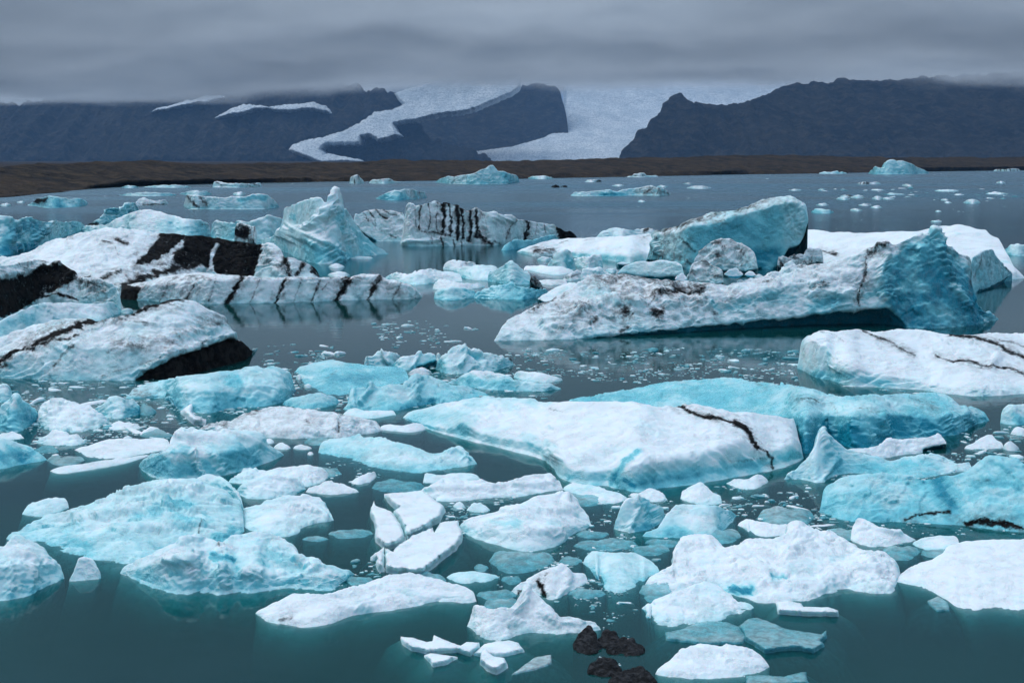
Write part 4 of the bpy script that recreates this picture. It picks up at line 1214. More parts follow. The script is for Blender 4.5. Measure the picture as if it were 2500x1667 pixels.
loft('ice_chunk', 'D', '735 722 820 735 880 735 950 720', [('735 700 770 670 820 660 880 670 950 680', 30)], 'small white floe at the back of the rubble, edged with grey', 'ice chunk', RUB, amp=3, wl=30, step=2.2, ash=[(.5, 6, '880 690 950 680')], blue=.12)
loft('ice_chunk', 'D', '800 760 900 790 1000 800 1100 790', [('800 735 860 700 950 690 1050 690 1100 720', 20)], 'low pale floe left of the pointed block in the rubble', 'ice chunk', RUB, amp=3, wl=30, step=2.4, blue=.28)
loft('ice_chunk', 'D', '1020 802 1150 824 1300 818', [('1020 745 1080 720 1130 690 1180 655 1200 680 1250 730 1300 760', 48)], 'pointed white-cyan block, highest of the rubble', 'ice chunk', RUB, amp=4, wl=40, rid=.5, step=2.2, blue=.22)
loft('ice_chunk', 'D', '670 850 800 868 900 860 1005 835', [('670 815 720 785 800 795 900 810 1005 825', 20)], 'flat white slab in front of the wavy floe', 'ice chunk', RUB, amp=3, wl=34, step=2.2, blue=.15)
loft('ice_chunk', 'D', '678 912 750 922 850 920 945 900', [('678 870 730 840 800 832 880 845 945 860', 35)], 'cyan block at the water edge right of the ledge', 'ice chunk', RUB, amp=4, wl=34, step=2.2, blue=.5)
loft('ice_chunk', 'D', '930 908 1100 918 1300 915 1412 874', [('930 880 1000 850 1060 820 1130 830 1170 795 1210 830 1300 840 1412 858', 42)], 'long bright cyan block with a small peak at the water edge', 'ice chunk', RUB, amp=4, wl=34, rid=.5, step=2.2, blue=.55)
loft('ice_chunk', 'D', '1290 800 1330 838 1372 842', [('1290 765 1315 755 1345 785 1372 832', 60)], 'dark grey shard poking out of the rubble', 'ice chunk', RUB, ref='1290 850 1372 850', amp=2, wl=20, step=1.8, ash=[(.75, 50, '1300 780 1360 830')], dirt=.8)
loft('ice_chunk', 'D', '1400 718 1500 738 1582 728', [('1400 700 1440 640 1460 610 1520 590 1555 600 1560 650 1582 718', 58)], 'tall white curved block at the front of the long white floe', 'ice chunk', RUB, amp=4, wl=34, step=2.0, blue=.15, bluem=[(.4, 22, '1530 650 1540 710')])
loft('ice_chunk', 'D', '1560 700 1650 718 1755 708', [('1560 670 1610 650 1660 645 1700 628 1740 630 1755 680', 48)], 'lumpy white block right of the tall curved block', 'ice chunk', RUB, amp=5, wl=24, rid=.6, step=2.0, blue=.1)
loft('ice_chunk', 'D', '1250 728 1400 758 1500 762 1572 745', [('1250 705 1350 695 1450 695 1572 728', 10)], 'flat white slab below the tall curved block', 'ice chunk', RUB, amp=2, wl=34, step=2.4, blue=.08)
loft('ice_chunk', 'D', '1500 790 1560 800 1625 790', [('1500 775 1560 740 1600 725 1625 740', 35)], 'white slab streaked with grey left of the white heap', 'ice chunk', RUB, amp=3, wl=28, step=2.0, ash=[(.6, 8, '1520 780 1610 755')], blue=.05)
loft('ice_chunk', 'D', '1340 812 1420 832 1530 820', [('1340 795 1420 785 1530 790', 15)], 'flat grey-white slab beside the dark shard', 'ice chunk', RUB, amp=2, wl=28, step=2.2, dirt=.5)
for a, lab in (((1770, 1845, 712, 745), 'small cyan lump under the edge of the long white floe'), ((1845, 1915, 672, 698), 'pebble sized lumps in the dark slot of the long white floe'),
               ((2210, 2300, 742, 800), 'squat white lump right of the loaf shaped block'), ((1940, 1995, 715, 780), 'knobbly white lump before the loaf shaped block'),
               ((1335, 1440, 640, 672), 'flat pale lump under the tip of the long white floe'), ((1480, 1540, 782, 810), 'round white lump in front of the streaked slab')):
    mini('ice_chunk', 'D', *a, lab, 'ice chunk', RUB, th=50, step=2.0, ref=[(a[0], a[3] + 12), (a[1], a[3] + 12)] if a[0] > 1840 else None)
ON = 'small white lumps lying on the great right berg'
for a, lab in (((440, 560, 708, 770), 'white block behind the dirty horn'), ((630, 695, 748, 785), 'small white lump right of the dirty horn'), ((570, 645, 728, 768), 'two small white lumps behind the right berg crest'),
               ((125, 200, 745, 800), 'white lump left of the dirty horn'), ((520, 570, 785, 815), 'tiny white lump on the crest right of the dirty horn'), ((820, 900, 662, 715), 'pale rounded lump by the grey-brown chunks')):
    mini('ice_chunk', 'E', *a, lab, 'ice chunk', ON, th=52, step=2.0, on='fin', wl=18, amp=2.5)

# ================================================================ NEAR ICE FIELD
FL = 'ice floe'
loft('iceberg', 'E', '905 1358 960 1372 1000 1412 1060 1422 1125 1432 1200 1467 1340 1472 1500 1482 1700 1492 1850 1517 2050 1537 2250 1524 2352 1518 2430 1518',
     [('905 1345 945 1205 1000 1175 1100 1225 1150 1305 1250 1325 1340 1372 1450 1395 1600 1415 1750 1462 1900 1475 2100 1492 2430 1502', [(905, 70), (1300, 58), (1700, 40), (2430, 25)]),
      ('905 1335 935 1182 980 1140 1050 1110 1150 1110 1300 1095 1420 1105 1550 1088 1650 1100 1780 1110 1850 1130 1950 1130 2100 1120 2250 1115 2430 1115', [(905, 22), (1300, 14), (2430, 11)])],
     'thick white berg at the right edge with dark melt cracks across its top', key='rightwhite', facet=.5, amp=4.5, wl=75, rid=.35, step=3, blue=.02, soft=2.5, shelf=.6,
     ash=[(.75, 9, '1330 1115 1420 1160 1500 1190 1560 1230 1650 1272'), (1.0, 13, '1880 1150 1990 1160 2100 1172 2190 1205 2250 1250 2352 1290 2430 1300'), (.9, 10, '1790 1275 1900 1322 1960 1308 2010 1312 2080 1350 2250 1352 2352 1392'),
          (.7, 9, '2190 1180 2260 1190 2352 1220'), (.4, 6, '1050 1115 1150 1150 1200 1185'), (.35, 5, '1280 1240 1380 1320')],
     dirtm=[(.5, 30, '1400 1150 1650 1270'), (.5, 30, '1900 1300 2100 1340')],
     bump=[(-9, 12, '1330 1115 1420 1160 1560 1230 1650 1272'), (-12, 15, '1880 1150 2100 1172 2250 1250 2352 1290'), (-10, 12, '1790 1275 1900 1322 2010 1312 2080 1350 2352 1392'), (-8, 14, '1108 1230 1120 1400'), (-8, 10, '1345 1360 1350 1470'),
           (8, 24, '2150 1330 2175 1290'), (6, 30, '1120 1330 1250 1380')], bluem=[(.4, 24, '1000 1395 1120 1415'), (.35, 26, '1180 1400 1500 1460'), (.25, 14, '1108 1240 1122 1400'), (.3, 10, '1345 1380 1350 1460')])

loft('iceberg', 'F', '800 452 900 455 1000 447 1090 450 1105 515 1200 535 1350 547 1500 510 1650 505 1800 480 1880 435 1888 405',
     [('800 444 1000 432 1090 425 1130 395 1200 378 1300 395 1400 400 1600 362 1750 372 1888 396', 42),
      ('800 440 850 385 950 345 1100 320 1200 295 1300 290 1400 270 1500 265 1560 245 1700 240 1780 240 1840 280 1880 355 1888 390', 14)],
     'broad cyan berg in front of the near black flanked berg', key='p1', amp=4.5, wl=60, rid=.5, step=3, blue=.38, shelf=.7,
     dirtm=[(.8, 40, '850 400 1000 420'), (.4, 30, '1560 260 1620 290')], ash=[(.4, 14, '830 430 980 435')], bluem=[(.3, 40, '1500 330 1520 380'), (-.3, 40, '1650 260 1820 270'), (.2, 60, '1300 480 1600 470')])
loft('ice_floe', 'P', '145 350 170 425 260 455 300 475 340 520 400 562 550 582 650 562 720 545 900 505 1100 475 1252 435',
     [('145 330 200 290 350 250 500 220 650 250 800 270 950 290 1100 290 1240 330 1252 405', 3.5)],
     'wide thin cyan sheet of melting ice dotted with small lumps', FL, key='p2', blue=.55, amp=1.6, wl=40, step=3.2, shelf=1.2, soft=1, bluem=[(.3, 60, '500 440 900 380 1150 350'), (-.35, 22, '180 380 300 400')], ash=[(.35, 5, '560 330 420 440')], mat=ICE)
P2 = 'small lumps lying on the wide thin cyan sheet'
for a, lab in (((475, 540, 445, 490), 'round white lump on the cyan sheet'), ((668, 800, 395, 442), 'flat white oval on the cyan sheet'), ((630, 715, 293, 360), 'pale angular lump high on the cyan sheet'),
               ((240, 330, 450, 498), 'cube of pale ice at the left front of the cyan sheet'), ((805, 845, 350, 392), 'tiny pointed lump on the cyan sheet'), ((525, 590, 290, 316), 'small flat lump at the back of the cyan sheet'),
               ((470, 535, 375, 420), 'flat pale lump in the middle of the cyan sheet'), ((165, 225, 362, 420), 'white knob at the left end of the cyan sheet')):
    mini('ice_chunk', 'P', *a, lab, 'ice chunk', P2, th=45, step=2, back=1.2)
loft('ice_chunk', 'P', '820 292 950 298 1100 292 1172 235', [('820 270 840 190 860 215 910 180 940 145 1060 142 1130 165 1172 200', 50)], 'knobbly white block with grey fins, left of the white dome by the channel', 'ice chunk', amp=5, wl=36, rid=.6, step=2.4, blue=.15,
     ash=[(.5, 8, '845 200 860 280'), (.6, 8, '985 170 1010 210'), (.5, 6, '1010 230 1040 280')], bump=[(9, 14, '985 165 1020 230 1060 280'), (-7, 14, '1000 260 1040 290')])
loft('ice_chunk', 'P', '1090 302 1200 328 1300 304 1350 286 1430 266 1512 234', [('1090 290 1150 210 1200 185 1300 170 1350 155 1380 170 1450 158 1500 185 1512 218', 48)], 'pale arched block between the knobbly block and the white dome', 'ice chunk', amp=4, wl=40, step=2.4, blue=.22,
     bump=[(8, 20, '1350 165 1310 240 1290 300')], ref='1090 302 1200 328 1300 320 1512 300', bluem=[(.4, 24, '1330 270 1480 240')])
loft('iceberg', 'P', '1500 312 1550 344 1650 362 1850 355 2000 338 2100 332 2252 275', [('1500 300 1560 210 1600 160 1640 120 1680 88 1780 88 1830 110 1880 115 1950 150 2050 170 2100 190 2200 200 2252 238', [(1500, 48), (2252, 30)])],
     'dome of pale ice like a scalloped shell at the edge of the channel', key='p5', amp=6, wl=42, rid=.55, step=2.6, blue=.2, ash=[(.8, 10, '2215 215 2245 235')], bluem=[(.4, 26, '1840 160 1930 200'), (.25, 30, '1560 260 1640 240')], bump=[(9, 22, '1780 95 1790 200 1740 300'), (-9, 26, '1850 160 1920 200')])
mini('ice_chunk', 'P', 1495, 1565, 140, 270, 'narrow pale tooth of ice left of the scalloped dome', 'ice chunk', th=62, step=2)
mini('ice_chunk', 'P', 1230, 1480, 298, 385, 'rough pinkish white lump in front of the arched block', 'ice chunk', step=2.2, dirt=.4, rid=.6, amp=4)
loft('iceberg', 'G', '760 302 850 313 960 338 1150 348 1350 353 1490 338', [('760 295 830 270 890 230 940 212 1040 218 1100 230 1160 260 1185 290 1300 290 1400 300 1490 330', 36)],
     'smooth humped floe with a blue front behind the great white table floe', cat=FL, amp=4, wl=60, step=2.6, blue=.2, bluem=[(.5, 40, '900 290 1000 310 1150 320'), (-.2, 30, '950 225 1100 235')])
loft('ice_floe', 'G', '1185 265 1250 292 1400 298 1500 282', [('1185 240 1220 220 1350 225 1400 240 1500 272', 28)], 'small white cap behind the smooth humped floe', FL, amp=3, wl=40, step=2.4, blue=.05)
loft('iceberg', 'P', '620 702 800 710 950 714 1100 718 1200 705 1320 668 1400 665 1500 645 1700 625 1880 595 2012 566',
     [('620 690 705 605 715 512 800 490 890 485 960 490 1100 460 1200 450 1250 420 1330 370 1440 365 1520 410 1610 450 1800 490 1920 520 1960 550 2012 560', [(620, 30), (1000, 24), (2012, 16)])],
     'long faceted cyan berg with a small white peak, centre of the ice field', key='p8', amp=6, wl=70, rid=.6, step=2.8, blue=.42, shelf=.8,
     bump=[(14, 28, '890 488 840 560 780 640'), (9, 40, '1330 380 1320 500 1300 600'), (-8, 40, '1100 540 1200 580'), (8, 26, '715 520 720 690')], bluem=[(-.45, 20, '888 492 830 570'), (.4, 30, '1180 690 1350 640 1500 625'), (.15, 60, '1000 600 1150 620')])
loft('ice_chunk', 'P', '40 655 200 695 400 696 582 645', [('40 635 130 590 250 555 400 535 500 570 582 612', 26)], 'clear cyan mound left of the faceted cyan berg', 'ice chunk', amp=3.5, wl=55, step=2.6, blue=.5, shelf=.7)
loft('ice_floe', 'F', '1270 648 1400 664 1550 684 1700 700 1850 706 2000 702 2091 698 2200 697 2300 678 2400 672 2435 655',
     [('1270 645 1400 640 1550 640 1700 650 1850 655 2000 640 2150 620 2300 625 2435 645', 40), ('1270 640 1350 610 1480 585 1550 545 1650 512 1780 495 1900 510 2050 530 2150 545 2300 575 2391 600 2435 632', 9)],
     'grimy lumpy white floe with dark freckles, left of centre', FL, key='p10', amp=6, wl=42, rid=.4, step=2.8, dirt=.45, blue=0,
     ash=[(.8, 12, '1560 520 1660 515'), (.6, 8, '2160 600 2160 655'), (.6, 7, '1955 597 1975 600'), (.5, 20, '1300 640 1450 600'), (.5, 10, '2150 550 2190 555'), (.4, 30, '1500 560 1640 530')], bump=[(-8, 8, '2165 595 2160 660'), (-6, 12, '2060 605 2070 612'), (-6, 12, '2272 625 2280 632')])
loft('ice_floe', 'G', '330 600 450 612 540 616 625 596', [('330 575 380 560 480 570 560 550 610 560 625 585', 20)], 'small white tail floe right of the grimy lumpy floe', FL, amp=2.5, wl=40, step=2.4)
loft('ice_floe', 'G', '95 505 200 522 300 532 437 505', [('95 498 130 465 180 457 240 475 330 470 420 475 437 495', 8)], 'leaf shaped pale floe behind the grimy lumpy floe', FL, amp=2, wl=40, step=2.4, blue=.1)
# left side
loft('iceberg', 'F', '-40 650 60 662 130 666 220 608 262 588', [('-40 520 0 500 50 450 95 425 140 460 200 500 250 550 262 580', 42)], 'cyan pyramid of ice at the left edge', cat='ice chunk', amp=4, wl=55, rid=.5, step=2.6, blue=.25, bluem=[(.45, 50, '100 560 200 580'), (.3, 40, '0 600 80 620')], bump=[(8, 24, '95 430 90 540 60 640')])
loft('ice_chunk', 'F', '-40 470 30 478 86 462', [('-40 360 20 355 60 375 86 420', 40)], 'pale block behind the cyan pyramid', 'ice chunk', amp=4, wl=45, step=2.6, blue=.2)
loft('ice_floe', 'F', '240 612 330 660 450 668 600 650 702 604', [('240 585 250 500 330 460 380 440 450 470 540 480 600 530 660 570 702 592', 16)], 'crusty snow white floe of jumbled lumps right of the cyan pyramid', FL, amp=8, wl=32, rid=.55, step=2.4, blue=.06, dirt=.1)
loft('ice_chunk', 'F', '600 542 680 575 790 584 830 566 897 550', [('600 520 660 480 690 435 740 432 800 450 850 460 897 510', 34)], 'lumpy white block with a blue right side behind the crusty floe', 'ice chunk', amp=6, wl=36, rid=.5, step=2.4, blue=.15, bluem=[(.55, 26, '820 530 880 530')])
mini('ice_floe', 'F', 232, 560, 645, 755, 'thick white slab in front of the crusty floe', FL, th=20, amp=4, wl=34, blue=.05)
mini('ice_floe', 'F', 650, 905, 595, 652, 'narrow white floe right of the crusty floe', FL, th=18, amp=3, wl=34)
mini('ice_floe', 'F', -20, 155, 655, 717, 'flat white floe below the cyan pyramid', FL, th=12)
mini('ice_floe', 'F', 870, 1000, 470, 560, 'wet pale fang in front of the broad cyan berg', FL, th=25, blue=.2, mat=CLEAR)
plate('ice_floe', 'F', '1155 535 1200 490 1225 462 1240 500 1225 540 1260 575 1315 585 1310 605 1240 610 1200 575', .35, 'white boomerang shaped fragment in front of the broad cyan berg', FL, blue=.05)
mini('ice_floe', 'F', 895, 1110, 640, 705, 'greyish clear floe behind the cyan arch floe', FL, th=14, dirt=.5, mat=CLEAR, blue=.15)
loft('iceberg', 'F', '-40 905 50 890 150 866 300 842', [('-40 700 30 703 100 720 180 745 220 780 300 832', 30)], 'smooth bright blue block at the left edge above dark water', cat='ice chunk', amp=3.5, wl=70, step=2.8, blue=.35, bluem=[(.6, 50, '0 830 100 820 180 800')], shelf=1.2)
mini('ice_floe', 'F', 210, 375, 748, 805, 'clear pale floe right of the smooth bright blue block', FL, th=10, mat=CLEAR, blue=.3)
loft('ice_floe', 'F', '475 778 520 812 600 843 800 834 950 805 1090 776', [('475 770 560 750 650 715 770 700 900 705 1000 700 1090 712', 4)], 'flat white floe left of the blue arch floe', FL, amp=2.2, wl=40, step=2.8, blue=-.02, dirt=.15, shelf=.8)
mini('ice_chunk', 'F', 775, 852, 682, 726, 'small cube of ice lying on the flat white floe', 'ice chunk', th=45, back=1.2)
loft('ice_floe', 'F', '318 913 360 932 500 918 700 884 850 854 952 815', [('318 905 400 880 550 860 750 830 952 805', 16)], 'long white blade of ice before the flat white floe', FL, amp=2, wl=60, step=2.8, shelf=1.4, blue=.0)
mini('ice_floe', 'F', 295, 540, 805, 890, 'dirty clear floe behind the long white blade', FL, th=5, mat=CLEAR, blue=.1, ash=[(.6, 18, '400 815 450 805')])
arch = loft('iceberg', 'F', '885 882 930 925 1000 962 1100 974 1200 960 1260 950 1300 955 1380 945 1500 925 1600 895 1720 856 1812 812',
     [('885 876 960 830 1080 790 1200 785 1240 805 1350 800 1500 775 1680 740 1740 790 1812 808', [(885, 40), (1200, 68), (1500, 62), (1812, 30)]),
      ('885 868 960 800 1078 770 1082 690 1115 680 1150 620 1190 640 1225 615 1250 645 1300 655 1400 650 1500 645 1600 660 1682 690 1700 735 1812 804', [(885, 25), (1100, 20), (1812, 10)])],
     'bright blue floe with a white cap and a melted arch with a pillar', key='arch', amp=3.5, wl=60, rid=.35, step=2.6, blue=.12, soft=2, shelf=1.0,
     bluem=[(.42, 60, '1000 860 1100 900 1220 900'), (.45, 30, '1300 850 1360 900'), (.30, 60, '1380 800 1600 820'), (-.7, 20, '1240 810 1265 880 1285 945'), (-.45, 24, '1370 830 1400 920'), (.5, 26, '1200 780 1110 780')],
     bump=[(16, 18, '1240 805 1262 880 1288 948'), (-46, 26, '1310 850 1345 915'), (-42, 34, '1070 885 1190 892'), (9, 34, '1120 690 1400 700 1650 700'), (8, 20, '1380 820 1420 910')])
loft('ice_floe', 'F', '1455 988 1600 996 1800 1008 1950 1016 2050 998 2107 944', [('1455 970 1530 930 1560 890 1700 900 1850 880 1950 865 2050 890 2107 928', 14)], 'white floe behind its twin, right of the blue arch floe', FL, amp=4.5, wl=42, step=2.6, blue=.08, ash=[(.3, 10, '2070 920 2100 935')])
loft('ice_floe', 'F', '1505 1054 1560 1090 1700 1091 1850 1080 1952 1030', [('1505 1030 1560 980 1640 960 1700 915 1740 930 1850 950 1900 960 1952 1010', 26)], 'rounded white floe overlapping its twin, near left', FL, amp=4.5, wl=46, step=2.6, blue=.1)
loft('ice_floe', 'F', '1950 1048 2080 1066 2180 1062 2290 1048', [('1950 1035 2020 1000 2100 970 2150 980 2200 1000 2290 1040', 18)], 'small white floe with a pointed right end', FL, amp=3, wl=34, step=2.4, dirt=.2)
loft('ice_floe', 'G', '150 940 210 952 290 928 312 895', [('150 925 200 895 260 865 300 862 312 885', 16)], 'short white wedge right of the pointed small floe', FL, amp=2.5, wl=34, step=2.4)
for a, lab, t in (((1665, 1750, 700, 740), 'tiny white floe at the right tip of the arch floe', 'F'), ((1745, 1855, 728, 778), 'small white floe right of the arch floe tip', 'F'), ((1960, 2000, 788, 812), 'pebble of ice in the open patch right of the arch', 'F'), ((1870, 1990, 738, 778), 'slim white floe above the open patch', 'F')):
    mini('ice_chunk', t, *a, lab, 'ice chunk', 'little pieces right of the blue arch floe', th=22, step=2.2)
loft('ice_floe', 'G', '-60 745 100 765 300 835 450 866 600 870 760 845 900 822 953 815', [('-60 680 60 645 150 640 205 612 218 645 330 640 450 675 550 700 640 745 770 740 830 712 880 740 953 802', [(-60, 9), (700, 12), (953, 25)])],
     'ragged translucent green-blue floe in dark water, left of the great white table', FL, amp=4, wl=44, rid=.6, step=2.6, blue=.34, shelf=1.6, dirtm=[(.4, 30, '250 790 500 850')], bump=[(8, 20, '780 740 830 720 900 790')])
mini('ice_floe', 'F', 1940, 2115, 690, 765, 'clear pale floe touching the ragged translucent floe', FL, th=6, mat=CLEAR, blue=.25)

# ---- great white table and the blue berg behind it
loft('iceberg', 'H', '-570 352 -300 356 0 405 400 455 700 505 870 565 900 650 950 695 1000 665 1050 580 1150 590 1215 635 1320 645 1450 615 1500 580 1600 568 1750 572 1850 556 1955 548 1985 495 2050 482 2132 462',
     [('-570 345 -300 345 0 372 600 405 900 445 1100 425 1250 435 1430 425 1600 425 1750 445 1860 435 2000 425 2132 458', [(-570, 30), (900, 52), (1300, 62), (2132, 45)]),
      ('-570 335 -400 300 -200 275 -80 245 0 232 100 210 250 200 400 190 530 190 620 215 700 212 850 225 1000 260 1100 280 1200 305 1400 300 1600 290 1700 280 1800 285 1880 310 1940 360 2000 370 2080 395 2132 452', [(-570, 6), (2132, 8)])],
     'long deep blue berg behind the great white table floe', key='bluelong', amp=6, wl=60, rid=.55, step=3, blue=.52, shelf=.6, soft=1.6,
     bluem=[(.5, 60, '1250 540 1320 620'), (.45, 60, '930 600 1000 640'), (.35, 70, '1550 490 1700 480'), (-.3, 60, '1700 320 1850 340 1900 450'), (-.25, 60, '0 300 300 320'), (.3, 40, '1100 500 1200 560'), (.15, 80, '300 280 700 320')],
     ash=[(.7, 9, '910 330 1000 328 1040 350'), (.5, 8, '1140 380 1160 410'), (.5, 7, '1300 390 1420 410'), (.4, 8, '640 230 720 270'), (.45, 14, '1690 350 1760 390')], dirtm=[(.6, 30, '900 330 1100 340'), (.5, 40, '1680 350 1780 400')],
     bump=[(-14, 40, '1300 470 1330 620'), (9, 20, '1260 440 1270 620'), (9, 24, '1430 430 1480 600'), (8, 24, '1100 440 1150 580'), (-9, 26, '1180 480 1210 600'), (9, 26, '1860 440 1890 500'), (8, 20, '1980 420 2010 480')])
loft('iceberg', 'G', '480 522 620 586 800 637 900 657 1000 688 1140 718 1280 753 1420 797 1432 866 1530 928 1650 943 1780 950 1812 940 1830 962 1950 998 2091 968 2291 938 2541 903 2791 858 2831 848 2940 820 3036 780',
     [('480 517 620 560 760 590 880 560 950 605 1140 645 1300 670 1440 752 1550 835 1700 845 1850 830 2000 800 2091 815 2291 785 2491 700 2651 665 2800 720 2850 720 2961 690 3036 765', [(480, 40), (1000, 52), (1800, 60), (3036, 58)]),
      ('480 512 560 470 700 425 850 395 1000 375 1150 372 1280 385 1400 405 1600 400 1750 400 1950 392 2091 428 2191 433 2341 428 2491 453 2651 468 2791 488 2985 508 3000 640 3036 755', [(480, 7), (1500, 8.5), (2600, 10), (3036, 14)])],
     'great white table floe with a black crack across it, heart of the ice field', FL, key='table', facet=.45, amp=5.5, wl=110, rid=.25, step=3, blue=.03, soft=3.5, shelf=1.5,
     ash=[(1.1, 9, '2191 435 2270 465 2350 508 2490 538 2600 560'), (1.2, 15, '2600 560 2680 600 2720 660 2745 705'), (.9, 9, '2745 705 2800 735 2832 780 2835 850'), (.5, 7, '1950 390 2010 420'), (.45, 8, '1420 470 1500 490'), (.35, 10, '2560 800 2830 780')],
     bluem=[(.42, 90, '560 530 700 500 860 540'), (.35, 60, '900 400 1400 415'), (.85, 20, '1985 738 1900 800 1840 880 1808 945'), (.35, 50, '1550 900 1750 920'), (.5, 60, '1850 950 2100 940 2400 890 2750 830'), (.25, 40, '1250 650 1450 720'), (.9, 16, '1890 920 1960 960'), (.3, 40, '2850 780 3000 760'), (.16, 60, '2000 600 2250 560')],
     bump=[(-16, 12, '2191 435 2270 465 2350 508 2490 538 2620 570 2690 610 2720 660 2745 705'), (-16, 12, '2745 705 2800 735 2832 780 2835 850'), (-44, 20, '1990 738 1900 800 1840 880 1808 945'), (9, 60, '900 560 1100 450 1300 440'), (-8, 60, '1150 400 1450 430'),
           (7, 40, '2210 420 2350 470 2500 500'), (-10, 50, '1200 640 1330 680'), (10, 40, '1450 760 1600 770 1800 740'), (9, 50, '2050 800 2300 780'), (6, 60, '1700 520 2000 560')])
loft('iceberg', 'H', '820 834 950 834 1050 864 1072 835 1200 795 1400 795 1550 806 1700 834 1850 796 2028 780',
     [('820 826 900 770 980 690 1030 600 1055 490 1070 488 1100 530 1160 590 1220 640 1320 668 1420 692 1500 722 1600 690 1750 665 1850 690 1920 730 2000 730 2028 772', [(820, 42), (1300, 34), (1600, 16), (2028, 14)])],
     'white shark fin of ice with a long low cyan tail', cat=FL, amp=4, wl=60, rid=.35, step=2.6, blue=.16, bluem=[(.3, 60, '1150 740 1400 760 1800 760'), (.15, 40, '1000 780 1060 700')], shelf=.9, bump=[(8, 20, '1065 495 1110 640 1160 700 1060 850')], jag=.6)
loft('ice_floe', 'H', '1220 654 1400 686 1550 686 1650 656 1780 626 1857 610', [('1220 640 1340 640 1420 620 1480 570 1600 575 1750 560 1800 535 1850 575 1857 598', 26)], 'white bar of ice behind the shark fin', FL, ref='1220 700 1400 705 1857 640', amp=3, wl=50, step=2.6, blue=0)
loft('iceberg', 'H', '1045 1045 1200 1095 1400 1106 1600 1106 1750 1116 1900 1118 2050 1146 2200 1156 2352 1172 2440 1178',
     [('1045 1020 1060 985 1080 900 1120 860 1200 815 1300 800 1450 795 1600 810 1700 830 1800 820 1900 810 2000 780 2050 730 2130 685 2220 700 2280 690 2352 730 2440 740', [(1045, 26), (2440, 32)])],
     'massive cyan and deep blue berg at the right edge with a dark waterline crack', key='p36', amp=7, wl=90, rid=.5, step=3, blue=.50, shelf=.8,
     bluem=[(.65, 60, '1800 860 1850 960 1900 1020'), (.4, 40, '2060 860 2300 880'), (-.25, 90, '1200 950 1600 950'), (-.5, 24, '2140 930 2260 920'), (-.3, 60, '2120 740 2300 760'), (.35, 50, '1700 840 1820 850')],
     ash=[(.9, 11, '1590 1102 1650 1075 1720 1052 1800 1052 1880 1050'), (1.1, 22, '1990 1110 2100 1105 2200 1125 2330 1150'), (.3, 8, '2050 850 2140 845')], bump=[(-12, 40, '1850 880 1880 1020'), (-10, 24, '1640 1085 1720 1060 1880 1060'), (9, 50, '2130 720 2300 740')])
loft('ice_chunk', 'H', '2200 478 2280 490 2360 488 2440 486', [('2200 440 2210 385 2260 348 2352 345 2440 350', 42)], 'pale cyan block at the right edge below the thick white berg', 'ice chunk', amp=4, wl=44, step=2.6, blue=.25, bluem=[(.4, 30, '2300 440 2352 470')])

# ---- middle foreground
loft('ice_floe', 'G', '590 990 680 1050 800 1056 1000 1036 1200 1026 1350 1006 1502 980',
     [('590 975 620 945 640 960 700 920 760 890 850 910 1000 915 1120 935 1250 890 1350 872 1430 875 1440 930 1480 920 1502 958', 17)],
     'long white ridged floe in front of the great table floe', FL, key='p31', amp=4.5, wl=60, st=(.7, 1.6, 1), rid=.45, step=2.6, blue=.02, bump=[(8, 22, '640 980 800 960 1000 960 1250 950 1440 930'), (-6, 18, '760 930 1000 940 1150 945')])
loft('ice_floe', 'G', '608 938 700 944 850 940 975 912', [('608 868 640 862 690 885 800 870 900 872 975 905', 9)], 'thin pale strip behind the long white ridged floe', FL, amp=2.5, wl=40, step=2.6, blue=.12)
mini('ice_floe', 'G', 280, 625, 908, 1012, 'clear drowned floe left of the long white ridged floe', FL, th=5, mat=CLEAR, blue=.4, bumps=2, shelf=1)
loft('ice_floe', 'G', '1500 980 1600 1025 1700 1066 1850 1082 1912 1034', [('1500 960 1560 935 1700 950 1800 980 1912 1020', 9)], 'white-edged clear floe right of the long white ridged floe', FL, amp=2.5, wl=50, step=2.6, blue=.2, bluem=[(-.3, 40, '1700 1030 1880 1050')])
loft('ice_floe', 'G', '1925 1020 2000 1050 2100 1062 2168 1045', [('1925 1010 2000 995 2060 965 2120 985 2168 1035', 20)], 'small white wedge floe in front of the blue crack', FL, amp=3, wl=36, step=2.4)
loft('ice_floe', 'H', '160 960 260 1000 350 1000 425 990', [('160 915 220 880 290 848 330 880 360 920 420 935 425 980', 18)], 'white split floe right of the small wedge floe', FL, amp=3.5, wl=40, rid=.5, step=2.4, blue=.04)
loft('ice_floe', 'H', '450 862 520 895 600 908 680 880 722 850', [('450 855 500 830 580 830 640 805 680 805 722 842', 16)], 'plump white floe below the table floe front', FL, amp=3, wl=46, step=2.4, shelf=.8)
loft('ice_floe', 'H', '525 1130 600 1160 560 1180 620 1200 750 1205 880 1180 1012 1150', [('525 1110 580 1088 700 1105 800 1120 900 1115 1012 1140', 9)], 'white forked floe below the drifting brash', FL, amp=3, wl=46, step=2.4)
loft('ice_floe', 'H', '1245 1225 1330 1262 1450 1265 1560 1250 1662 1222', [('1245 1190 1260 1130 1290 1092 1380 1115 1500 1150 1580 1180 1662 1215', 20)], 'sharp white wedge floe right of the wide lumpy floe', FL, amp=3.5, wl=55, rid=.5, step=2.6, shelf=.9, bump=[(8, 14, '1290 1100 1420 1160 1560 1180')])
loft('ice_floe', 'H', '1640 1250 1700 1290 1800 1296 1942 1262', [('1640 1240 1700 1210 1800 1192 1900 1192 1942 1215', 7)], 'flat pale floe right of the sharp white wedge', FL, amp=2, wl=46, step=2.6, blue=.1, shelf=.9)
mini('ice_floe', 'K', 1610, 1812, 343, 440, 'rounded clear floe left of the big flat right floe', FL, th=6, mat=CLEAR, blue=.25, bumps=2, shelf=.9)
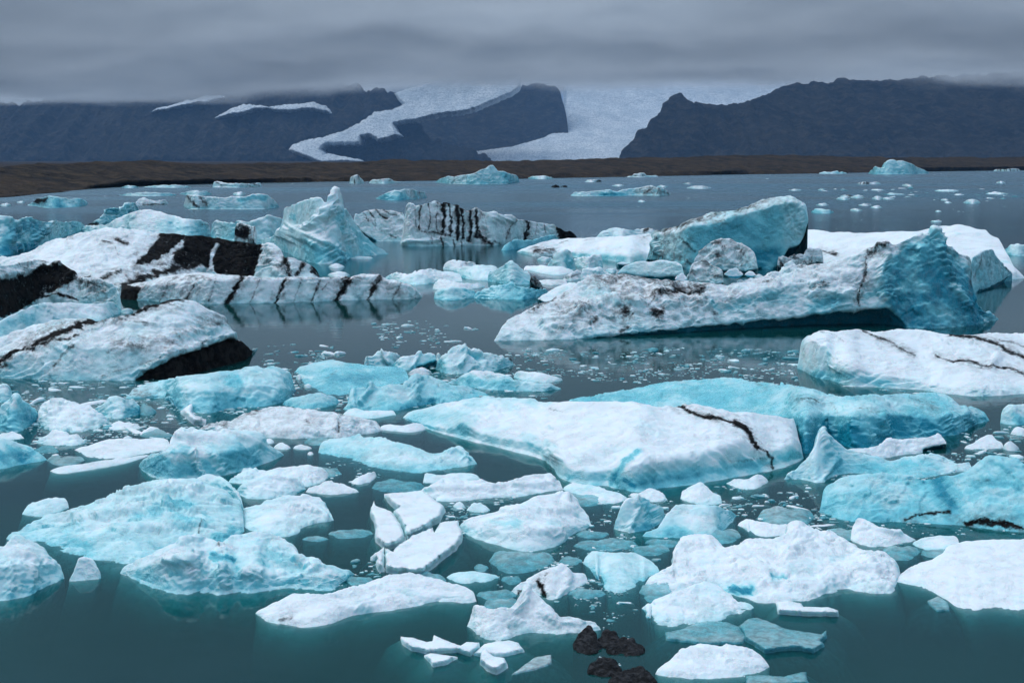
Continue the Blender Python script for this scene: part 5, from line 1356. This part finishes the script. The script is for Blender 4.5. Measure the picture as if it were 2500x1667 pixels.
mini('ice_floe', 'K', 1812, 1955, 362, 425, 'crumbly clear floe touching the big flat right floe', FL, th=5, mat=CLEAR, blue=.2)
loft('ice_floe', 'H', '1970 640 2060 650 2120 645 2222 635', [('1970 635 2050 590 2120 548 2150 545 2170 580 2222 600', 18)], 'white shard tilted in the right hand brash', FL, amp=3, wl=36, step=2.4)
mini('ice_chunk', 'H', 2215, 2322, 583, 655, 'small white cone in the right hand brash', 'ice chunk', th=42)
mini('ice_chunk', 'H', 2265, 2400, 495, 560, 'white lump at the right edge above the brash', 'ice chunk', th=30)
plate_root = plate('ice_floe', 'J', '885 105 960 95 1050 90 1120 80 1180 120 1240 160 1278 200 1250 235 1240 265 1190 285 1170 310 1050 365 1030 380 1000 300 945 212 965 195 900 140', .32,
                   'thin jagged sheet of ice broken into four slabs, centre foreground', FL, blue=.1, amp=2.2, wl=34, rim=5, jag=3, shelf=.5)
for ol in ('815 147 830 180 880 195 940 225 980 280 1003 330 1020 385 950 430 900 442 865 425 830 390 825 300 820 270 790 220',
           '1060 370 1190 320 1200 350 1240 290 1290 278 1350 275 1385 350 1380 390 1330 450 1250 510 1180 570 1120 605 950 600 893 580 890 448 940 470 970 430 1040 388',
           '882 440 886 580 850 580 830 540 840 520 800 505 830 480'):
    plate('slab', 'J', ol, .30, None, parent=plate_root, blue=.08, amp=2.2, wl=34, rim=5, jag=3, shelf=.5)
loft('ice_floe', 'J', '1360 312 1400 360 1500 396 1600 422 1680 450 1790 466 1900 452 2018 428 2030 380 2085 356 2150 326 2207 300',
     [('1360 300 1500 300 1700 330 1900 350 2000 330 2100 300 2207 294', [(1360, 30), (2207, 34)]), ('1360 290 1420 262 1500 236 1620 206 1660 190 1760 150 1850 100 1950 80 2050 80 2110 120 2135 180 2180 235 2207 288', 8)],
     'broad clean white floe with folded layers in the centre foreground', FL, key='p30', amp=5, wl=60, st=(.7, 1.5, 1), rid=.45, step=2.8, blue=.04, soft=3, shelf=.7, bump=[(9, 26, '1640 205 1850 210 2080 195'), (-8, 24, '1500 270 1730 280'), (8, 24, '1800 340 2000 325 2010 400'), (8, 20, '2050 120 2065 190')], bluem=[(.3, 30, '1580 275 1730 290'), (.25, 16, '1940 290 2000 300')])
for a, lab in (((1322, 1398, 138, 195), 'pale knob of ice left of a clear one, above the folded white floe'), ((1408, 1560, 145, 220), 'clear lump above the folded white floe')):
    mini('ice_chunk', 'J', *a, lab, 'ice chunk', th=22, blue=.2, step=2.2)
loft('ice_chunk', 'K', '210 264 290 280 350 275 430 256 478 204', [('210 258 230 200 255 130 280 95 340 92 400 95 420 125 478 150', [(210, 58), (340, 50), (478, 44)])], 'angular white block with a blue right facet', 'ice chunk', amp=2.5, wl=60, rid=.4, step=2.4, blue=.06, shelf=1,
     bluem=[(.5, 40, '380 130 400 200'), (.6, 24, '330 265 430 255')], bump=[(9, 14, '340 95 335 160 300 270'), (-8, 26, '400 130 410 200')])
loft('iceberg', 'K', '360 302 440 304 560 306 700 320 772 296 792 250 852 196', [('360 295 440 262 480 190 540 135 650 130 740 133 790 160 852 182', [(360, 30), (852, 20)])], 'rounded pale cyan block right of the angular white block', cat='ice chunk', amp=4, wl=70, rid=.4, step=2.6, blue=.3, shelf=1.2, bluem=[(.35, 40, '520 280 560 290'), (-.15, 60, '600 180 700 240')])
loft('ice_floe', 'K', '375 555 450 590 540 596 640 568 720 575 800 588 860 612 930 642 1100 642 1250 630 1322 612 1345 570 1450 580 1620 600 1688 588 1708 505',
     [('375 548 450 560 540 555 650 525 800 545 930 600 1100 590 1250 580 1345 545 1450 540 1620 555 1708 498', 28),
      ('375 545 430 500 520 450 530 380 580 310 640 298 720 310 790 350 850 330 950 310 1050 300 1110 280 1140 240 1180 230 1260 260 1370 280 1440 330 1520 375 1620 375 1680 420 1708 445', [(375, 7), (1100, 8), (1708, 6)])],
     'wide lumpy white floe with a turquoise melt pool in its front', FL, key='p38', amp=9, wl=62, rid=.35, step=2.8, blue=.03, soft=3, shelf=1.0,
     bump=[(-16, 26, '820 578 870 582 930 578'), (10, 40, '860 440 960 470 1030 530'), (12, 34, '1140 250 1200 330 1120 400'), (-8, 40, '1060 430 1180 470 1260 450'), (9, 36, '580 330 700 330'), (8, 40, '1350 500 1550 460'), (-9, 22, '1050 525 1130 515')],
     bluem=[(1.25, 24, '820 580 870 584 930 580'), (.75, 18, '1040 525 1100 522'), (.35, 20, '1340 425 1410 420'), (.25, 40, '1150 450 1260 440')])
loft('ice_floe', 'K', '355 680 400 700 390 755 440 772 560 772 640 772 750 748 850 708 942 676', [('355 668 430 630 560 580 640 550 690 535 760 560 810 600 850 640 942 660', 9)], 'white fan shaped floe in front of the wide lumpy floe', FL, amp=5, wl=50, rid=.4, step=2.8, blue=.05, shelf=.8)
loft('ice_floe', 'K', '1685 540 1800 566 1900 606 1960 648 2020 698 2060 708 2110 690 2180 676 2300 702 2450 698', [('1685 520 1760 460 1850 430 1940 385 1945 355 2040 325 2200 315 2352 312 2450 312', 3.5)], 'big flat snowy floe at the lower right edge', FL, key='p37', facet=.3, amp=2.6, wl=60, step=3, blue=-.05, shelf=.7, jag=2)
loft('ice_floe', 'K', '50 445 130 505 125 575 200 612 300 588 350 552 365 515 452 495', [('50 420 100 380 220 385 320 385 400 420 452 470', 6)], 'pale waterlogged floe left of the wide lumpy floe', FL, amp=3, wl=60, step=2.6, blue=.28, shelf=1.2)
for a, lab in (((0, 340, 310, 385), 'long clear floe below the angular white block'), ((300, 505, 340, 418), 'clear rounded floe left of the wide lumpy floe top'), ((370, 560, 312, 375), 'second clear floe beside the wide lumpy floe top')):
    mini('ice_floe', 'K', *a, lab, FL, th=5, mat=CLEAR, blue=.25, bumps=2, shelf=.7)

# ---- left foreground
big2 = loft('iceberg', 'I', '40 386 150 396 230 388 300 404 380 434 500 474 600 494 720 550 820 560 1000 520 1200 480 1400 440 1560 340',
     [('40 376 100 335 165 302 250 270 370 210 500 170 600 150 740 92 830 55 1000 12 1100 0 1240 -12 1330 30 1430 90 1500 140 1560 205', [(40, 7), (1560, 10)])],
     'largest pale cyan floe, terraced, filling the left foreground', key='terrace', amp=11, wl=95, st=(.7, 1.6, 1.4), rid=.6, layer=(10, 60), step=2.8, blue=.30, soft=2.0, shelf=1.3,
     bluem=[(.35, 34, '1100 180 1220 190'), (.35, 34, '850 265 1000 245'), (.25, 60, '450 400 550 440'), (.3, 60, '1150 280 1300 290'), (-.15, 60, '1000 60 1200 60'), (.45, 30, '1380 390 1470 360')],
     ash=[(.6, 5, '1283 300 1265 365'), (.3, 14, '420 200 500 185'), (.35, 6, '780 105 850 118')], dirtm=[(.4, 40, '380 230 500 190'), (.35, 30, '750 110 1000 60')],
     bump=[(12, 30, '700 330 1000 320 1280 310'), (-12, 30, '700 400 1000 390 1250 370'), (12, 34, '500 260 800 210 1100 150 1250 70'), (-10, 26, '600 200 900 140 1150 100'), (10, 26, '940 100 1100 60 1240 80')])
loft('ice_lobe', 'I', '765 606 900 657 1000 698 1170 736 1280 724 1310 700 1335 712 1420 750 1500 710 1600 730 1670 724 1720 704 1900 690 2000 700 2080 714 2150 700 2210 650 2262 611',
     [('765 598 900 575 1000 540 1070 525 1200 515 1260 540 1300 585 1340 590 1420 552 1470 590 1500 625 1560 590 1640 575 1700 620 1900 610 2100 645 2262 608', [(765, 40), (1200, 62), (1700, 50), (2262, 30)]),
      ('765 594 800 560 930 490 1050 445 1180 385 1270 368 1360 395 1400 412 1480 365 1600 345 1720 345 1800 375 1880 440 1905 490 2000 520 2100 560 2200 594 2262 606', [(765, 12), (2262, 9)])],
     'front lobe with blocky feet and a blue hollow', parent=big2, amp=7, wl=70, rid=.55, layer=(7, 46), step=2.6, blue=.20, soft=1.8, shelf=1.3,
     bluem=[(.8, 26, '1360 500 1430 495 1490 515'), (.3, 60, '1700 500 1900 560'), (-.15, 60, '950 600 1200 620'), (.3, 26, '1500 640 1520 600')], ash=[(.7, 5, '1395 425 1402 435'), (.6, 4, '1055 490 1060 498')],
     bump=[(12, 26, '1070 530 1240 525 1250 640'), (12, 22, '1420 565 1430 680'), (12, 26, '1570 600 1650 620'), (-36, 30, '1360 505 1490 520'), (-16, 24, '1290 620 1312 700'), (-16, 20, '1495 640 1515 690'), (9, 24, '1150 410 1270 380'), (10, 26, '1750 470 2000 560')])
loft('ice_dome', 'I', '1238 100 1290 158 1380 196 1470 212 1557 210', [('1238 62 1250 -8 1300 -32 1350 -35 1430 0 1500 70 1545 150 1557 202', [(1238, 26), (1557, 40)])], parent=big2, ref='1238 180 1557 250',
     amp=5, wl=60, rid=.45, step=2.6, blue=.2, bluem=[(.35, 40, '1400 140 1500 180')])
loft('ice_wing', 'I', '1470 240 1560 310 1680 370 1780 392 1860 372 1950 312 2010 276 2070 276 2128 268', [('1470 205 1555 200 1600 190 1700 150 1800 115 1950 108 2040 125 2080 190 2128 240', 9)], parent=big2,
     amp=8, wl=70, st=(.7, 1.5, 1.3), rid=.55, layer=(7, 50), step=2.8, blue=.14, shelf=1.0, bump=[(9, 26, '1940 190 2080 235')])
loft('ice_floe', 'I', '140 230 230 248 280 248 370 222 440 190', [('140 222 200 150 300 130 400 116 425 125 440 160', 14)], 'pale wing of ice behind the largest terraced floe', FL, amp=3, wl=44, step=2.6, blue=.2, shelf=1)
loft('iceberg', 'I', '-40 782 0 780 100 762 170 748 250 718 300 678 380 648 412 640',
     [('-40 560 60 540 180 530 260 545 340 560 412 634', [(-40, 50), (412, 40)]), ('-40 430 20 430 80 360 130 365 200 400 260 430 300 490 350 525 385 570 412 630', 12)],
     'ribbed white and cyan floe in the lower left corner', cat=FL, amp=7, wl=60, st=(.8, 1.3, 1.3), rid=.5, step=3, blue=.18, shelf=1.2, bump=[(8, 24, '60 540 80 640 60 740'), (-9, 26, '0 520 150 500 250 520')])
loft('ice_chunk', 'I', '440 656 530 650 645 638', [('440 650 480 580 490 510 530 492 590 510 615 560 640 610 645 630', 50)], 'lone white cone standing in dark water left of the terraced floe', 'ice chunk', amp=3, wl=50, rid=.5, step=2.6, blue=.08, shelf=.7)
loft('ice_floe', 'J', '62 862 120 906 240 932 380 950 500 934 600 908 700 868 850 853 980 838 1100 808 1250 778 1400 793 1472 786',
     [('62 855 240 890 380 895 550 850 700 820 980 780 1250 745 1472 770', 32), ('62 848 100 835 160 810 200 780 300 730 350 722 400 715 420 735 520 740 640 690 760 670 860 620 940 605 1050 598 1150 620 1300 660 1400 690 1460 730 1472 760', 8)],
     'slender white floe shaped like a seal in the lower centre', FL, key='p28', amp=5, wl=70, st=(.8, 1.5, 1), rid=.4, step=2.8, blue=.0, soft=3, shelf=.8, dirt=.06, ash=[(.5, 18, '230 905 290 890')], bluem=[(.2, 26, '880 680 1100 740'), (.2, 26, '700 790 750 830')], bump=[(-6, 22, '850 660 1000 700 1150 740'), (7, 26, '700 720 800 760 730 840')])
loft('ice_floe', 'J', '1412 945 1480 978 1490 1022 1590 1040 1680 1020 1760 985 1850 990 2000 994 2100 984 2266 966',
     [('1412 930 1430 870 1470 815 1560 830 1690 825 1750 750 1800 672 1850 730 1900 780 1950 820 1990 870 2090 890 2110 910 2200 910 2266 950', [(1412, 22), (1800, 30), (2266, 18)])],
     'grainy white floe with a hooked peak beside the dark rocks', FL, key='p43', amp=6, wl=60, rid=.4, step=2.8, blue=.02, dirt=.3, shelf=.6, bump=[(10, 26, '1800 690 1780 800 1700 860'), (-8, 26, '1560 850 1700 880'), (8, 24, '1880 850 2000 920 2150 930')])
loft('ice_floe', 'J', '1685 738 1780 748 1850 735 1920 778 1980 784 2050 730 2120 700 2182 658', [('1685 725 1760 665 1850 610 1950 560 2015 545 2040 585 2100 600 2182 605', [(1685, 18), (2182, 14)])], 'white floe with black ash stains behind the hooked peak', FL, amp=4, wl=50, rid=.4, step=2.6, blue=.0, shelf=.7,
     ash=[(1.1, 20, '1875 660 1885 700 1905 740'), (.8, 14, '1740 730 1780 705'), (.5, 12, '1910 620 1925 605')], bump=[(8, 18, '2020 560 2070 640 2000 760'), (-8, 20, '1860 680 1900 740')])
for a, lab, m in (((1550, 1975, 448, 620), 'drowned clear green floe behind the ash stained floe', CLEAR), ((1280, 1620, 590, 680), 'flat pale floe right of the seal shaped floe', ICE), ((1470, 1730, 705, 790), 'clear floe between the seal shaped floe and the hooked peak', CLEAR),
                  ((2050, 2300, 700, 780), 'clear crumbly floe right of the ash stained floe', CLEAR), ((525, 815, 320, 395), 'pale lens floe right of the terraced floe', CLEAR), ((360, 530, 368, 410), 'small pale floe touching the terraced floe', CLEAR), ((1630, 1760, 615, 690), 'clear lump behind the ash stained floe', CLEAR),
                  ((2000, 2150, 495, 560), 'clear chip above the ash stained floe', CLEAR), ((1455, 1550, 545, 605), 'clear knob left of the drowned green floe', CLEAR), ((2105, 2320, 330, 395), 'glassy floe right of the folded white floe', CLEAR), ((640, 815, 620, 700), 'clear drowned floe behind the seal shaped floe', CLEAR)):
    mini('ice_floe', 'J', *a, lab, FL, th=6, mat=m, blue=.25, bumps=2, shelf=.8)
for ol, lab, m, h in (('990 1012 1070 1020 1150 1045 1190 1040 1200 1000 1260 1030 1370 1070 1410 1045 1490 1050 1490 1080 1430 1125 1350 1100 1160 1110 1060 1090 1000 1050', 'torn white sliver of ice low in the centre', ICE, .16),
                      ('1140 1130 1180 1115 1350 1140 1280 1180 1195 1195', 'small white triangle of ice below the torn sliver', ICE, .13), ('1450 1120 1520 1060 1580 1045 1680 1035 1740 1050 1775 1100 1650 1130 1500 1130', 'pale rounded plate right of the torn sliver', ICE, .1),
                      ('1495 1170 1500 1110 1530 1092 1580 1140 1650 1150 1670 1190 1640 1210 1600 1235 1540 1210', 'white knuckle of ice below the pale rounded plate', ICE, .25), ('1700 1250 1850 1140 1950 1125 1950 1180 1850 1215', 'drowned clear shard left of the dark rocks', CLEAR, .05)):
    plate('ice_floe', 'J', ol, h, lab, FL, mat=m, blue=.08, amp=1.6, wl=30, rim=5, step=4, shelf=.5)
for ol, lab, m, h in (('480 805 560 790 640 755 700 745 800 750 860 775 905 825 885 858 760 862 640 858 560 850 485 840', 'smoky clear plate above the lowest white floe', CLEAR, .07),
                      ('860 775 910 735 960 728 1050 760 1100 785 1200 800 1290 815 1318 795 1322 825 1295 850 1308 870 1250 905 1185 890 1120 890 1000 905 960 880 900 840 880 800', 'ragged clear plate right of the smoky plate', CLEAR, .14),
                      ('1060 650 1120 642 1190 655 1200 672 1330 675 1380 690 1382 712 1300 712 1190 708 1070 700', 'slim crooked floe in open water under the wide lumpy floe', ICE, .16),
                      ('905 1035 980 1028 1100 1035 1190 1012 1215 1010 1220 1050 1235 1075 900 1085', 'clear floe at the bottom edge right of the lowest white floe', CLEAR, .1), ('1850 640 1905 615 1955 650 1962 688 1900 690 1860 660', 'clear scrap floating left of the big flat right floe', CLEAR, .06)):
    plate('ice_floe', 'K', ol, h, lab, FL, mat=m, blue=.4 if m is CLEAR else .1, amp=1.8, wl=30, rim=6, step=4, shelf=.5)
loft('ice_floe', 'K', '428 1022 500 1035 650 1044 800 1040 900 1026 1000 1000 1024 985', [('428 1012 520 1000 700 1000 900 980 1024 975', 30), ('428 1003 480 960 560 900 610 862 700 855 770 870 880 865 950 900 1000 940 1024 968', 6)],
     'lowest white floe, an oval at the bottom of the picture', FL, amp=4, wl=60, step=2.8, blue=-.02, soft=3, shelf=1.0, bump=[(6, 26, '560 920 700 900 900 900')])
for a, lab in (((1560, 1650, 1415, 1475), 'drowned pale shard between the wide lumpy floe and the fan shaped floe'), ((1350, 1480, 1200, 1242), 'drowned clear shard under the front of the table floe'),
               ((700, 835, 1135, 1172), 'drowned green shard in the open patch left of the ragged translucent floe'), ((1850, 1990, 1232, 1300), 'drowned clear shard left of the massive blue berg'), ((1715, 1810, 1285, 1335), 'drowned clear shard above the wide lumpy floe'),
               ((1180, 1270, 1455, 1500), 'drowned clear shard left of the hooked peak floe'), ((2010, 2110, 1285, 1325), 'drowned clear shard left of the sharp white wedge'), ((1000, 1090, 1395, 1440), 'drowned pale shard under the jagged broken sheet')):
    mini('ice_floe', 'Z', *a, lab, FL, th=6, mat=CLEAR, blue=.2, bumps=2, shelf=.6)
# dark rocks breaking the surface
for a, lab in (((0, 148, 770, 920), 'dark grey rock left of the rock group, touching the hooked peak floe'), ((125, 252, 788, 892), 'dark rounded rock in the middle of the rock group'), ((172, 372, 832, 928), 'long dark rock on the right of the rock group'),
               ((72, 252, 940, 1035), 'dark rough rock below the middle one'), ((178, 440, 985, 1100), 'large grey rock at the bottom edge')):
    mini('rock', 'K', *a, lab, 'rock', 'dark rocks breaking the surface near the bottom', th=14, amp=9, wl=40, rid=.75, step=2.0, mat=STONE, ice=False, shelf=.3, jag=1.5)

# ================================================================ BRASH ICE
# a dozen chunk shapes shared by a few hundred small pieces that can be told apart
def chunk_mesh(j):
    rr = np.random.RandomState(100 + j)
    n, m = 12, 7
    th = np.linspace(0, 2 * np.pi, n, endpoint=False)
    el = rr.uniform(.55, 1.6)
    rad = 1 + .28 * np.sin(th * 2 + rr.uniform(0, 6)) + .18 * np.sin(th * 3 + rr.uniform(0, 6)) + rr.uniform(-.14, .14, n)
    V, F_ = [], []
    hgt = rr.uniform(.22, .75)
    tx, ty = rr.uniform(-.35, .35, 2)
    for k in range(m):
        t = k / (m - 1)
        z = -.5 + t * (hgt + .5)
        s = (1.0 + .12 * (1 - t)) * math.sqrt(max(0, 1 - max(0, (z / hgt)) ** 2.4)) if z > 0 else 1.0 + .18 * min(1, -z * 2)
        s = max(s, .03)
        for i in range(n):
            V.append((math.cos(th[i]) * rad[i] * s * el + tx * max(0, z), math.sin(th[i]) * rad[i] * s / el + ty * max(0, z), z))
    V = np.array(V)
    V += .10 * np.stack([fbm(V * 1.9 + j * 9 + 31 * a, 3, .4) for a in range(3)], -1)
    for k in range(m - 1):
        for i in range(n):
            F_.append((k * n + i, k * n + (i + 1) % n, (k + 1) * n + (i + 1) % n, (k + 1) * n + i))
    F_.append(((m - 1) * n, (m - 1) * n + 3, (m - 1) * n + 6, (m - 1) * n + 9))
    return V, np.array(F_)


CH = []
for j in range(14):
    V, F_ = chunk_mesh(j)
    for wet, mt in ((0, ICE), (1, CLEAR)):
        o = mesh_obj('brash_ice_piece', V, F_, mt, {'ash': 0.0, 'blue': .05 + .3 * wet + .1 * (j % 3), 'dirt': .1, 'grain': .013}, True)
        CH.append(o.data)
        bpy.data.objects.remove(o)

ZONES = [  # native pixel outline, pieces, size range (px), label
    ([(0, 925), (330, 930), (420, 990), (360, 1030), (400, 1060), (300, 1070), (120, 1060), (0, 1010)], 46, (7, 30), 'small piece of brash ice adrift under the near black flanked berg'),
    ([(640, 845), (870, 830), (860, 880), (700, 905), (640, 890)], 22, (6, 18), 'small piece of brash ice at the right foot of the near black flanked berg'),
    ([(1270, 850), (1500, 845), (1950, 855), (1950, 950), (1700, 925), (1560, 935), (1420, 930), (1300, 905)], 64, (6, 20), 'small piece of brash ice below the great right berg'),
    ([(1640, 1190), (1800, 1180), (1990, 1210), (2090, 1290), (1960, 1310), (1840, 1270), (1700, 1230)], 38, (7, 22), 'small piece of brash ice between the table floe and the massive blue berg'),
    ([(2330, 1060), (2500, 1040), (2500, 1120), (2380, 1110)], 16, (7, 20), 'small piece of brash ice by the white shard at the right edge'),
    ([(1080, 1250), (1230, 1220), (1200, 1260), (1100, 1280)], 8, (7, 16), 'small piece of brash ice above the folded white floe'),
    ([(1430, 1390), (1520, 1380), (1560, 1500), (1500, 1530), (1440, 1480)], 16, (6, 17), 'small piece of brash ice between the hooked peak and the fan shaped floe'),
    ([(860, 1370), (960, 1360), (940, 1420), (870, 1420)], 9, (6, 14), 'small piece of brash ice below the jagged broken sheet'),
    ([(1440, 1325), (1520, 1300), (1560, 1340), (1460, 1370)], 8, (7, 15), 'small piece of brash ice among the clear floes left of the wide lumpy floe'),
    ([(400, 1010), (560, 985), (640, 1010), (560, 1060), (440, 1065)], 14, (6, 16), 'small piece of brash ice behind the blue arch floe'),
    ([(1950, 905), (2080, 925), (2300, 960), (2250, 968), (2000, 935)], 9, (6, 14), 'small piece of brash ice under the thick white berg'),
    ([(900, 790), (1150, 775), (1180, 850), (950, 850)], 8, (5, 12), 'small thin piece of ice in the still grey channel'),
    ([(1980, 462), (2440, 458), (2500, 480), (2420, 492), (2100, 484)], 40, (4, 10), 'tiny piece of drift ice in the belt on the open lagoon'),
]
rng = random.Random(11)
for poly, n, (s0, s1), lab in ZONES:
    p = np.array(poly, float)
    done = 0
    while done < n:
        x, y = rng.uniform(p[:, 0].min(), p[:, 0].max()), rng.uniform(p[:, 1].min(), p[:, 1].max())
        if not inside(np.array([[x, y]]), p)[0]:
            continue
        Y = float(ground_depth(x, y))
        c = at_depth(np.array([x]), np.array([y]), np.array([Y]))[0]
        r = (s0 + (s1 - s0) * rng.random() ** 1.7) * Y / FPX * .75
        o = bpy.data.objects.new('brash_ice_piece', CH[rng.randrange(len(CH))])
        col.objects.link(o)
        o.location = (c[0], c[1], -.12 * r * rng.random())
        o.rotation_euler = (rng.uniform(-.2, .2), rng.uniform(-.2, .2), rng.uniform(0, 6.28))
        o.scale = (r * rng.uniform(.8, 1.3), r * rng.uniform(.8, 1.3), r * rng.uniform(.45, 1.15))
        tag(o, lab, 'ice piece', lab.replace('small piece of ', '').replace('tiny piece of ', ''))
        done += 1

# slush: flakes too small to pick apart, one sheet of them
FV, FF = [], []
SLUSH = [(z[0], n, s) for z, n, s in zip(ZONES, (1500, 500, 1500, 800, 300, 120, 140, 90, 120, 420, 160, 260, 260), ((1.5, 7),) * 11 + ((2, 9), (1, 3)))]
SLUSH += [([(300, 930), (900, 900), (900, 1010), (640, 1000), (560, 1090), (300, 1090)], 1900, (2, 10)), ([(1060, 1200), (1650, 1190), (1640, 1300), (1560, 1480), (1440, 1500), (1080, 1290)], 1700, (2, 9)),
          ([(850, 870), (1330, 860), (1330, 990), (1150, 980), (880, 1010)], 900, (2, 10)), ([(0, 1000), (330, 1010), (300, 1100), (0, 1120)], 500, (2, 10)),
          ([(1920, 1060), (2500, 1040), (2500, 1330), (2000, 1330), (2080, 1290), (1960, 1200)], 1300, (2, 9)), ([(780, 1090), (960, 1130), (900, 1200), (760, 1180)], 160, (2, 8)), ([(0, 440), (1300, 438), (1300, 520), (0, 530)], 220, (.8, 2.6)),
          ([(1200, 434), (2500, 420), (2500, 560), (1800, 560), (1300, 520)], 420, (.8, 2.6)), ([(1180, 1380), (1500, 1370), (1560, 1640), (1440, 1600), (1200, 1440)], 420, (2, 8))]
FM = []
for poly, n, (s0, s1) in SLUSH:
    p = np.array(poly, float)
    q = np.stack([np.array([rng.uniform(p[:, 0].min(), p[:, 0].max()) for _ in range(n)]), np.array([rng.uniform(p[:, 1].min(), p[:, 1].max()) for _ in range(n)])], -1)
    q = q[inside(q, p)]
    q = q[fbm(np.stack([q[:, 0] / 70, q[:, 1] / 32, 0 * q[:, 0]], -1) + 3.3, 3) > -.08]      # drifts and gaps
    for x, y in q:
        Y = float(ground_depth(x, y))
        c = at_depth(np.array([x]), np.array([y]), np.array([Y]))[0]
        r = (s0 + (s1 - s0) * rng.random() ** 3) * Y / FPX
        k = rng.randrange(5, 8)
        a0, h = rng.uniform(0, 6), max(.012, r * rng.uniform(.06, .3))
        ex = rng.uniform(.7, 1.6)
        b = len(FV)
        for lev, sc_ in ((-.03, 1.1), (h, .86)):
            for i in range(6):
                a = a0 + i * math.pi / 3
                rr_ = r * sc_ * (1 + .3 * math.sin(i * k))
                FV.append((c[0] + math.cos(a) * rr_ * ex, c[1] + math.sin(a) * rr_, lev + (rng.uniform(-.2, .2) * h if lev > 0 else 0)))
        for i in range(6):
            j = (i + 1) % 6
            FF.append((b + i, b + j, b + 6 + j, b + 6 + i))
        FF += [(b + 6, b + 7, b + 8, b + 9), (b + 9, b + 10, b + 11, b + 6)]
        FM += [1 if rng.random() < .42 else 0] * 8
so = mesh_obj('slush_ice', FV, FF, CLEAR, {'ash': 0.0, 'blue': .2, 'dirt': .1, 'grain': .012}, False)
so.data.materials.append(ICE)
if len(so.data.polygons) == len(FM):
    so.data.polygons.foreach_set('material_index', FM)
tag(so, 'fine slush of melting ice between the floes', 'slush ice', kind='stuff')
